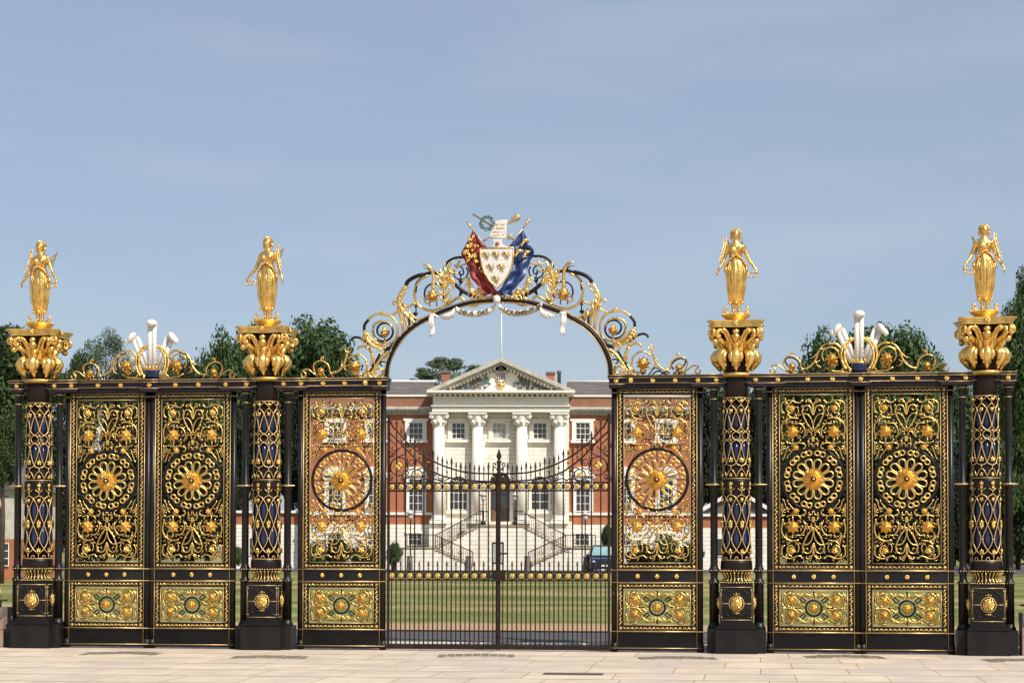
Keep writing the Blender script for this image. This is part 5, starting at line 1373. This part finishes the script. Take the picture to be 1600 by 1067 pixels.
cols3 = ['green', 'stonegrey', 'oldgold', 'navy', 'rosered', 'flagwhite']
g = {c_: MB() for c_ in ('green', 'slateleaf', 'tanleaf')}
M['slateleaf'] = mat('blue_grey_relief_paint', (.12, .16, .2), 0, .6, .4, 6); M['tanleaf'] = mat('tan_relief_paint', (.22, .13, .06), 0, .6, .4, 6)
M['green'].name = 'verdigris_relief'
for k in range(330):
    s = rn.choice((-1, 1)); u = rn.random()**.8; X = xm+s*(.85+u*3.1); hmax = max(.12, 1.55*(1-u)-.0); Z = zb+.18+rn.random()*hmax*.75
    c_ = 'tanleaf' if u > .72 or (Z-zb) > hmax*.72 else rn.choice(('green', 'slateleaf', 'slateleaf', 'tanleaf'))
    a = rn.uniform(0, 6.3); r = rn.uniform(.06, .12)
    g[c_].tube([(X, yF+.08, Z), (X+r*1.2*cos(a), yF+.02, Z+r*1.2*sin(a)), (X+r*2.2*cos(a+.6), yF+.06, Z+r*2.2*sin(a+.6))], [r*.3, r*.9, r*.25], 6)
for c_, nm in (('green', 'green_relief_foliage'), ('slateleaf', 'blue_relief_foliage'), ('tanleaf', 'tan_relief_foliage')): build_split(g[c_], nm, c_, hall)
m = MB(); m.prism([(xm-.33, zb+1.35), (xm+.33, zb+1.35), (xm+.33, zb+.85), (xm, zb+.55), (xm-.33, zb+.85)], yF-.06, yF+.10); sh_ = m.build('relief_shield', 'flagwhite', hall)
for i in range(4):
    for j in range(3):
        m = MB(); X = xm-.30+.155*i; Z = zb+.80+.17*j; m.box(X, X+.10, yF-.075, yF-.061, Z, Z+.11); m.build('shield_square', 'rosered' if (i < 2 and j > 0) else 'railblack', sh_)
m = MB(); m.ell((xm, yF-.02, zb+.35), .26, .12, .24, 10, 6); m.ell((xm-.2, yF, zb+.5), .15, .1, .1, 8, 5); m.ell((xm+.2, yF, zb+.5), .15, .1, .1, 8, 5); m.build('gilt_mantle', 'gold', hall)
m = MB(); m.ell((xm, yF, zb+1.5), .2, .1, .16, 8, 5); m.tube([(xm, yF, zb+1.55), (xm-.04, yF-.05, zb+1.75), (xm+.02, yF, zb+1.95)], [.12, .1, .04], 8); m.build('helm_relief', 'granite', hall)
for s in (-1, 1):
    m = MB(); sp2(m, [(xm+s*.35, zb+1.2), (xm+s*.6, zb+1.45), (xm+s*.85, zb+1.42), (xm+s*1.0, zb+1.2), (xm+s*1.2, zb+1.25)], .05, yF+.04, 'both'); m.build('mantling', 'granite', hall)
m = MB(); m.tube([(xm, 2.0, zt-.5), (xm, 2.0, hz(487)+.2)], [.07, .035], 8); m.ell((xm, 2, hz(487)+.25), .09, .09, .07, 8, 5); m.build('flagpole', 'white', hall)
m = MB(); 
m.add([(xl+.2, yF, zb+.02), (xm, yF, zt-.02), (xr-.2, yF, zb+.02), (xl+.2, 8, zb+.02), (xm, 8, zt-.02), (xr-.2, 8, zb+.02)], [(0,1,4,3), (1,2,5,4), (3,4,5)]); m.build('portico_roof', 'slate', hall)
# portico windows, door
for x in (716.5, 780, 843.5):
    window(x-10.5, x+10.5, 661, 686.5, 3, 3, 6, y=-.45, inner='curtain' if x == 780 else 'glass', surround='stone')
for x in (716.5, 843.5):
    window(x-14, x+14, 757, 797, 4, 3, 3, y=-.45, arch=True, surround='stone')
m = MB(); m.box(hx(766), hx(797), -.49, -.46, hz(819), hz(752)); X = (hx(766)+hx(797))/2; r = (hx(797)-hx(766))/2
m.prism([(X+r*cos(a*pi/14), hz(752)+r*.9*sin(a*pi/14)) for a in range(15)], -.49, -.46); do = m.build('door', 'darkdoor', hall)
m = MB()
for x0 in (768, 783):
    for p0, p1 in ((755, 772), (774, 795)):
        m.box(hx(x0), hx(x0+12), -.51, -.491, hz(p1), hz(p0))
m.build('door_glass', 'glass', do)
m = MB()
for k in range(26): a = rn.uniform(0, 6.3); x = hx(775)+rn.uniform(-.25, .25); z = hz(808)+rn.uniform(-.4, .4); m.torus((x, -.53, z), .12, .02, 10, 4)
m.build('door_grille', 'tanleaf', do)
m = MB(); P = .2
for x in (764, 799): m.box(hx(x)-.12, hx(x)+.12, -.60, -.451, hz(819), hz(752))
q = [(X+(r+.28)*cos(a*pi/14), hz(752)+(r*.9+.28)*sin(a*pi/14)) for a in range(15)]; q2 = [(X+r*cos(a*pi/14), hz(752)+r*.9*sin(a*pi/14)) for a in range(15)]
for a in range(14): m.prism([q[a], q[a+1], q2[a+1], q2[a]], -.60, -.451)
m.build('door_surround', 'stone', do)
# stairs: landing, upper flights going outwards, lower flights coming back
yl0, yl1, yl2 = -5.2, -3.6, -.46           # front of lower flight, front of landing, wall
def H3(px, py, y): x, z = at2(px, py, YW+y); return x-XC, z-.2
st_ = MB(); a, b = H3(745, 822.5, yl1), H3(820, 822.5, yl1); st_.box(a[0], b[0], yl1, -1.36, 0, a[1]-.001); st_.build('landing', 'rustic', hall)
m = MB(); m.box(a[0]-.05, b[0]+.05, yl1-.06, -1.36, a[1], a[1]+.12); m.build('landing_slab', 'tread', hall) if 'tread' in M else None
M['tread'] = mat('worn_stone_tread', (.34, .25, .15), 0, .8, .25, 5)
m.build('landing_slab', 'tread', hall)
for s in (-1, 1):
    f = lambda px: px if s < 0 else 1565-px
    n = 12; wl = MB(); tr = MB()
    A, B = H3(f(745), 823, yl1), H3(f(681), 857, yl1)
    for k in range(n):
        x0 = A[0]+(B[0]-A[0])*k/n; x1 = A[0]+(B[0]-A[0])*(k+1)/n; z = A[1]+(B[1]-A[1])*(k+1)/n; X0, X1 = sorted((x0, x1))
        wl.box(X0, X1-.001, yl1, yl1+1.7, 0, z-.0); tr.box(X0-.05, X1+.05, yl1-.05, yl1+1.7, z+.001*k/n, z+.08)
    C0, D0 = H3(f(681), 858, yl0), H3(f(739), 884, yl0)
    for k in range(n-2):
        x0 = C0[0]+(D0[0]-C0[0])*k/(n-2); x1 = C0[0]+(D0[0]-C0[0])*(k+1)/(n-2); z = C0[1]+(D0[1]-C0[1])*(k+1)/(n-2); X0, X1 = sorted((x0, x1))
        wl.box(X0, X1-.001, yl0, yl1-.061, 0, max(z, .02)); tr.box(X0-.05, X1+.05, yl0-.05, yl1-.061, max(z, .02), max(z, .02)+.08)
    wl.build('stair_wall', 'rustic', hall); tr.build('tread_row', 'tread', hall)
    E0, E1 = H3(f(681), 857, yl0), H3(f(618), 857, yl0); X0, X1 = sorted((E0[0], E1[0])); t = MB(); t.box(X0, X1, yl0, -1.36, 0, E0[1]); t.build('terrace_wall', 'rustic', hall)
    t = MB(); t.box(X0, X1, yl0-.06, yl0+.4, E0[1]+.001, E0[1]+.10); t.build('terrace_coping', 'tread', hall)
    # railings
    def railing(p, q, y, nb, newel=True):
        m = MB(); h = .95
        m.tube([(p[0], y, p[1]+h), (q[0], y, q[1]+h)], .035, 6); m.tube([(p[0], y, p[1]+.15), (q[0], y, q[1]+.15)], .015, 4)
        for k in range(nb+1):
            t_ = k/nb; x = p[0]+(q[0]-p[0])*t_; z = p[1]+(q[1]-p[1])*t_; m.tube([(x, y, z+.05), (x, y, z+h)], .017 if k % nb else .035, 4)
        for k in range(1, 3): x = p[0]+(q[0]-p[0])*k/3; z = p[1]+(q[1]-p[1])*k/3+.5; m.torus((x, y-.01, z), .13, .018, 12, 4)
        m.build('stair_railing', 'railblack', hall)
    railing(A, B, yl1-.02, 24); railing((C0[0], C0[1]), (D0[0], max(D0[1], .1)), yl0+.1, 20)
    xs_ = sorted((H3(f(681), 0, yl0)[0], H3(f(634), 0, yl0)[0])); railing((xs_[0], E0[1]), (xs_[1], E0[1]), yl0+.1, 18)
a, b = H3(748, 822, yl1), H3(817, 822, yl1)
for x0, x1 in ((a[0], H3(762, 0, yl1)[0]), (H3(803, 0, yl1)[0], b[0])):
    m = MB(); m.tube([(x0, yl1+.1, a[1]+1.05), (x1, yl1+.1, a[1]+1.05)], .035, 6)
    for k in range(6): x = x0+(x1-x0)*k/5; m.tube([(x, yl1+.1, a[1]+.1), (x, yl1+.1, a[1]+1.05)], .018, 4)
    m.build('landing_railing', 'railblack', hall)
# ---- wings beside the hall ----
def wing(name, px0, px1, py_top, Yw, label, gable=None):
    x0, zt_ = at2(px0, py_top, Yw); x1, _ = at2(px1, py_top, Yw); zt_ -= .2; xm_ = (x0+x1)/2
    root = empty(name, (xm_, Yw, .2), 0, label=label, cat='building'); h = (x1-x0)/2; s_ = (Yw+32.4)/3040
    m = MB(); m.box(-h, h, 0, 6, zt_-18*s_, zt_); m.build('brick_wall', 'brick', root)
    m = MB(); m.box(-h, h, -.05, 6, 0, zt_-18*s_-.001); m.build('stone_wall', 'rustic', root)
    m = MB(); m.box(-h-.1, h+.1, -.2, 6.1, zt_+.001, zt_+.18); m.build('coping', 'trimwhite', root)
    for x in [(-h+1.5+i*3.0) for i in range(int((2*h-2)/3.0)+1)]:
        m = MB(); m.box(x-.5, x+.5, -.09, -.051, 1.0, 2.2); w_ = m.build('window', 'glass', root)
        f = MB(); f.box(x-.58, x-.5, -.12, -.051, .95, 2.25); f.box(x+.5, x+.58, -.12, -.051, .95, 2.25); f.box(x-.5, x+.5, -.12, -.051, .95, 1.0); f.box(x-.5, x+.5, -.12, -.051, 2.2, 2.25); f.box(x-.02, x+.02, -.11, -.09, 1, 2.2); f.build('frame', 'trimwhite', w_)
    if gable:
        za = zt_+gable; m = MB(); m.prism([(-h, zt_+.19), (h, zt_+.19), (0, za)], .1, 6); m.build('gable_roof', 'slate', root)
        m = MB()
        for s in (-1, 1): m.prism([(s*(h+.3), zt_+.181), (0, za), (0, za+.25), (s*(h+.5), zt_+.36)], -.3, .099)
        m.build('gable_trim', 'trimwhite', root)
    return root
wing('link_wing', 369, 478, 802, 107, 'low brick and white stone wing joining the hall on the left')
wing('link_wing', 1089, 1203, 805, 107, 'low brick and white stone wing joining the hall on the right')
wing('pavilion', 1098, 1202, 806, 105.5, 'gabled pavilion with slate roof behind the third pillar', 1.75)

# ---- lamps, bollards, notice board, car ----
def lamp(px, py_g, py_top, Yl, z0, label):
    x, zt_ = at2(px, py_top, Yl); h = zt_-z0; root = empty('lamp_post', (x, Yl, z0), 0, label=label, cat='lamp post', group='lamp posts in front of the hall')
    m = MB(); m.lathe([(.16, 0), (.16, .25), (.09, .32), (.07, .5), (.05, .6), (.04, h-.75), (.06, h-.7), (.03, h-.62)], 12); m.tube([(-.22, 0, h-.85), (.22, 0, h-.85)], .02, 6); m.build('post', 'railblack', root)
    m = MB(); m.lathe([(.10, h-.62), (.20, h-.22)], 10); m.build('lantern_glass', 'lampglass', root)
    m = MB(); m.lathe([(.27, h-.22), (.24, h-.14), (.10, h-.04), (.03, h+.08)], 10); m.build('lantern_cap', 'stonegrey', root)
lamp(641.5, 857, 798, 99.0, .2, 'lamp post before the hall near the basement window left of the stairs')
lamp(914.5, 857, 799, 99.0, .2, 'lamp post before the hall near the basement window right of the stairs')
zl = at2(0, 820, 101.8)[1]
lamp(755, 820, 769, 102.2, zl, 'lamp post on the landing, on the near side of the flight going left')
lamp(805, 820, 769, 102.2, zl, 'lamp post on the landing, on the near side of the flight going right')
for px, lb in ((640.5, 'tapered granite bollard near the shrub left of the stairs'), (732.5, 'tapered granite bollard at the foot of the left stair flight'), (824, 'tapered granite bollard at the foot of the right stair flight'), (916, 'tapered granite bollard beside the dark blue car')):
    x, zt_ = at2(px, 868, 96); root = empty('bollard', (x, 96, .18), 0, label=lb, cat='bollard', group='granite bollards on the forecourt')
    h = zt_-.18; m = MB(); m.lathe([(.22, 0), (.18, h-.2), (.155, h-.14)], 8); m.build('shaft', 'granite', root)
    m = MB(); m.lathe([(.17, h-.14), (.21, h-.10), (.21, h-.05), (.14, h)], 8); m.build('cap', 'granite', root)
x, zt_ = at2(778, 846.5, 98.5); root = empty('notice_board', (x, 98.5, .2), 0, label='dark framed notice board with pale sheet standing before the stairs', cat='notice board')
x0, z0 = at2(768.5, 881, 98.5); w2 = x-x0; zt_ -= .2; z0 -= .2
m = MB(); m.box(-w2, w2, 0, .08, zt_-.10, zt_); m.box(-w2, w2, 0, .08, z0, z0+.10); m.box(-w2, -w2+.09, 0, .08, z0+.1, zt_-.1); m.box(w2-.09, w2, 0, .08, z0+.1, zt_-.1)
for s in (-1, 1): m.box(s*(w2-.05)-.04, s*(w2-.05)+.04, .0, .06, 0, z0-.001)
m.build('frame', 'railblack', root)
m = MB(); m.box(-w2+.09, w2-.09, .02, .04, z0+.1, zt_-.1); m.build('pale_sheet', 'paper' if 'paper' in M else 'curtain', root)
# car, seen from the front
def make_car():
    x, _ = at2(945, 880, 93); root = empty('parked_car', (x, 93, .185), 0, label='dark blue people carrier parked on the forecourt, facing the gates', cat='car')
    stn = [(0, .25, .70, .80, .78), (.12, .22, .86, .88, .84), (.9, .2, .98, .92, .90), (1.05, .2, 1.02, .92, .90), (1.9, .2, 1.66, .93, .70), (2.3, .2, 1.74, .93, .70), (3.8, .2, 1.72, .93, .70), (4.4, .22, 1.05, .92, .86), (4.55, .28, .8, .88, .84)]
    m = MB(); vs = []; fs = []
    for y, zb_, zt2, wb, wt in stn:
        zb2 = min(zt2, .95)
        vs += [(-wb, y, zb_), (wb, y, zb_), (wb, y, (zb_+zb2)/2), (min(wb, wb*.98), y, zb2), (wt, y, zt2-.04), (wt*.9, y, zt2), (-wt*.9, y, zt2), (-wt, y, zt2-.04), (-wb*.98, y, zb2), (-wb, y, (zb_+zb2)/2)]
    n = 10
    for i in range(len(stn)-1):
        for k in range(n): fs.append((i*n+k, i*n+(k+1) % n, (i+1)*n+(k+1) % n, (i+1)*n+k))
    fs += [tuple(range(n))[::-1], tuple((len(stn)-1)*n+k for k in range(n))]
    m.add(vs, fs); b = m.build('body', 'car', root)
    m = MB(); m.add([(-.80, 1.10, 1.06), (.80, 1.10, 1.06), (.64, 1.83, 1.62), (-.64, 1.83, 1.62)], [(0,1,2,3)]); m.xf(0, lambda v: (v[0], v[1]-.045, v[2]+.02)); m.build('windscreen', 'carglass', root)
    for s in (-1, 1):
        m = MB(); m.add([(s*.935, 1.35, 1.0), (s*.935, 3.9, 1.0), (s*.76, 3.7, 1.58), (s*.76, 2.0, 1.58)], [(0,1,2,3)]); m.build('side_window', 'glass', root)
        m = MB(); m.ell((s*.68, .06, .66), .17, .07, .09, 10, 6); m.build('headlight', 'lampglass', root)
        m = MB(); m.ell((s*1.03, 1.35, 1.08), .12, .06, .08, 8, 6); m.build('wing_mirror', 'car', root)
        for y in (.85, 3.6):
            m = MB(); i0 = 0; m.lathe([(.24, -.1), (.33, -.1), (.34, 0), (.33, .1), (.24, .1)], 20); m.xf(0, lambda v: (s*.82+v[2], y+v[0], .34+v[1]-.03)); w_ = m.build('wheel', 'rubber', root)
            m = MB(); m.lathe([(.22, -.02), (.22, .02), (.05, .05)], 14); m.xf(0, lambda v: (s*(.92)+s*v[2]*.5, y+v[0], .31+v[1])); m.build('wheel_rim', 'stonegrey', w_)
    m = MB(); m.box(-.45, .45, -.015, .02, .5, .62); m.build('grille', 'rubber', root)
    m = MB(); m.box(-.26, .26, -.03, -.016, .36, .47); m.build('number_plate', 'white', root)
make_car()

# ---- house at the far left ----
x0, _ = at2(-150, 0, 62); x1, _ = at2(34, 0, 62); root = empty('brick_house', ((x0+x1)/2, 62, .12), 0, label='white and brick house glimpsed under the tree at the far left edge', cat='house')
h = (x1-x0)/2; m = MB(); m.box(-h, h, 0, 7, 0, 2.0); m.build('lower_wall', 'brick', root)
m = MB(); m.box(-h, h, .02, 7, 2.0, 4.4); m.build('upper_wall', 'stonegrey', root)
m = MB(); m.prism([(-h-.4, 4.4), (h+.4, 4.4), (h*.2, 6.4), (-h*.6, 6.4)], -.3, 7.3); m.build('roof', 'slate', root)
for x in (-h*.55, 0, h*.62):
    m = MB(); m.box(x-.5, x+.5, -.06, -.001, .7, 1.8); w_ = m.build('window', 'glass', root); m = MB()
    for k in range(4): m.box(x-.5+.33*k-.02, x-.5+.33*k+.02, -.09, -.061, .7, 1.8)
    for k in range(4): m.box(x-.5, x+.5, -.095, -.062, .7+.36*k-.02, .7+.36*k+.02)
    m.build('frame', 'trimwhite', w_)

# ================================================================== trees
def crown_mesh(seed, n, leaf, lumps, flat=1.0, spread=1.0):
    rn = random.Random(seed); mb = MB(); L_ = []
    for k in range(lumps):
        while True:
            v = Vector((rn.uniform(-1, 1), rn.uniform(-1, 1), rn.uniform(-1, 1)))
            if .2 < v.length < 1: break
        v = v.normalized()*(.30+.52*rn.random()**.45)*spread; r = rn.uniform(.22, .36)*(1.15-.4*v.length); L_.append((v, r))
    vs = []; fs = []
    for k in range(n):
        c, r = L_[rn.randrange(lumps)]
        d = Vector((rn.gauss(0, 1), rn.gauss(0, 1), rn.gauss(0, 1))).normalized(); rr = r*(rn.random()**.28)*(1+.25*rn.random()**3)
        p = c+Vector((d.x*rr, d.y*rr, d.z*rr*flat)); nrm = (d+Vector((rn.gauss(0, .5), rn.gauss(0, .5), rn.gauss(0, .5)+.35))).normalized()
        u = nrm.cross(Vector((rn.gauss(0, 1), rn.gauss(0, 1), rn.gauss(0, 1)))).normalized(); w_ = nrm.cross(u); s_ = leaf*rn.uniform(.6, 1.4)
        i = len(vs); vs += [p+u*s_, p+w_*s_*.45, p-u*s_*.9, p-w_*s_*.45]; fs.append((i, i+1, i+2, i+3))
    mb.add(vs, fs); return mb.mesh('crown')
CR = [crown_mesh(11+i, 24000, .042, 80) for i in range(4)]
LO = crown_mesh(31, 7000, .034, 34, .8, 1.1); CED = crown_mesh(41, 13000, .036, 44, .45, 1.0)
def tree(px, Y, top, bot, hw, mt, label, var=None, me=None, name='tree', group='trees around the hall', cat='tree'):
    D = Y+32.38; x, zt_ = at2(px, top, Y); _, zb_ = at2(px, bot, Y); r = hw*D/3040; z0 = .2 if Y > 100 else gz(Y); hz_ = (zt_-zb_)/2; cz = (zt_+zb_)/2
    root = empty(name, (x, Y, z0), 0, label=label, cat=cat, group=group)
    rn = random.Random(int(px*7+Y)); me = me or CR[rn.randrange(4)]
    me2 = me if (me.materials and me.materials[0] == M[mt]) else me.copy()
    if not me2.materials: me2.materials.append(M[mt])
    else: me2.materials[0] = M[mt]
    o = bpy.data.objects.new('crown', me2); col.objects.link(o); o.parent = root; o.location = (0, 0, cz-z0)
    o.scale = (r*.98, r*.9, hz_*.98); o.rotation_euler = (0, 0, rn.uniform(0, 6.3))
    o.scale.y = o.scale.x
    t = MB(); rt = max(.12, r*.055); t.tube([(0, 0, -.1), (.05*r, 0, (cz-z0)*.5), (0, .02*r, cz-z0+hz_*.4)], [rt*1.3, rt, rt*.35], 8)
    for k in range(9):
        a = rn.uniform(0, 6.3); zz = cz-z0-hz_*rn.uniform(.2, .75); L2 = rn.uniform(.5, .85)
        t.tube([(0, 0, zz-hz_*.15), (r*.35*L2*cos(a), r*.35*L2*sin(a), zz+hz_*.2), (r*.85*L2*cos(a), r*.85*L2*sin(a), zz+hz_*rn.uniform(.35, .8))], [rt*.55, rt*.35, rt*.08], 5)
    t.build('trunk', 'bark', root)
TR = [
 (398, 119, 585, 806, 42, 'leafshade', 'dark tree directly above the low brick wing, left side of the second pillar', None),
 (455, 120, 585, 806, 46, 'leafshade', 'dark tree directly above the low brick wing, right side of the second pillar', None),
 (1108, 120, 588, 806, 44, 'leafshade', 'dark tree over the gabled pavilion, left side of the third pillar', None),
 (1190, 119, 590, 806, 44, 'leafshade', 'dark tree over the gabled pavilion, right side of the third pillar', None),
 (2, 54, 640, 770, 42, 'leafdark', 'small dark tree half covering the roof of the far left house', None),
 (356, 121, 503, 800, 60, 'leafmid', 'green tree rising left of the second capital, lower than its neighbour', None),
 (1402, 121, 497, 800, 78, 'leafmid', 'bushy green tree just right of the right feather crest', None),
 (25, 72, 497, 705, 92, 'leafdark', 'large dark tree rising behind the far left pillar', None),
 (-60, 80, 480, 760, 90, 'leafdark', 'dark tree at the left frame edge beyond the far left pillar', None),
 (163, 150, 508, 640, 40, 'leafgrey', 'thin pale tree with airy upright crown left of the left feathers', LO),
 (126, 142, 540, 720, 36, 'leafdark', 'small dark tree just right of the far left capital', None),
 (200, 146, 560, 760, 52, 'leafdark', 'dark tree low behind the left feather crest', None),
 (285, 144, 553, 770, 55, 'leafdark', 'dark tree behind the right end of the left feather crest', None),
 (380, 122, 494, 800, 72, 'leafmid', 'round green tree behind the left side of the second capital', None),
 (486, 126, 489, 790, 92, 'leafmid', 'broad round green tree between the second capital and the arch', None),
 (325, 128, 540, 810, 62, 'leafdark', 'lower dark green tree just left of the second pillar', None),
 (692, 150, 544, 650, 58, 'leafgrey', 'layered pale green tree behind the left chimney', CED),
 (744, 152, 558, 650, 54, 'leafgrey', 'low pale green tree touching the left slope of the pediment', CED),
 (662, 153, 568, 650, 32, 'leafgrey', 'small pale tree left of the left chimney', CED),
 (1080, 140, 571, 760, 42, 'leafmid', 'green tree low between the arch foot and the third pillar', None),
 (1150, 138, 592, 790, 60, 'leafdark', 'dark tree behind the slate gabled pavilion', None),
 (1215, 140, 582, 800, 55, 'leafdark', 'dark tree just right of the third pillar', None),
 (1292, 124, 508, 800, 64, 'leafmid', 'green tree left of the right feather crest', None),
 (1362, 122, 484, 800, 96, 'leafmid', 'tall bushy green tree directly behind the right feather crest', None),
 (1432, 126, 520, 800, 80, 'leafmid', 'green tree sloping down right of the right feathers', None),
 (1490, 134, 585, 800, 50, 'leafdark', 'dark low tree just left of the far right pillar', None),
 (1608, 66, 452, 700, 62, 'leafmid', 'tall green tree close behind the far right statue', None),
 (1622, 74, 392, 620, 44, 'leafmid', 'tallest green tree cut by the right frame edge', None),
 (1570, 80, 560, 820, 60, 'leafdark', 'dark tree filling the gap beside the far right pillar', None),
]
for px, Y, tp, bt, hw, mt, lb, me in TR: tree(px, Y, tp, bt, hw, mt, lb, None, me)
SH = [(90,112,640,870,70),(160,114,690,880,70),(235,112,660,880,70),(300,113,680,880,60),(350,114,720,850,40),
      (1235,114,690,880,60),(1300,112,660,885,70),(1375,113,680,885,70),(1450,112,660,885,70),(1525,112,650,885,70),(1590,110,640,885,60),(30,112,650,870,50)]
for i, (px, Y, tp, bt, hw) in enumerate(SH):
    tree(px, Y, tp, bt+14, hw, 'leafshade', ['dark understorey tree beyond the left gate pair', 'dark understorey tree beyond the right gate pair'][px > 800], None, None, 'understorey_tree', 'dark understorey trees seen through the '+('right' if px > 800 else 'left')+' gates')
tree(616, 97, 846, 886, 15, 'leafmid', 'rounded green shrub at the corner left of the hall stairs', None, CR[1], 'shrub', 'shrubs by the hall', 'shrub')
for i_, (px_, tp_, hw_) in enumerate(((492, 846, 24), (528, 840, 26), (566, 848, 24), (1000, 846, 26), (1040, 838, 28), (1078, 846, 24))):
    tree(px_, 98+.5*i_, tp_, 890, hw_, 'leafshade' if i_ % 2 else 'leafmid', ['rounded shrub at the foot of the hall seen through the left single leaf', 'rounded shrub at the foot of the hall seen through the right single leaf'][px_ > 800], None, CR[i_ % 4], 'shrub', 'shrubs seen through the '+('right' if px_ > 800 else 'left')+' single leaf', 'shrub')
tree(951, 99, 815, 868, 13, 'leafdark', 'dark conifer shrub above the parked car', None, CR[2], 'shrub', 'shrubs by the hall', 'shrub')
tree(366, 98, 850, 888, 18, 'leafmid', 'green shrub seen beside the second pillar base', None, CR[3], 'shrub', 'shrubs by the hall', 'shrub')
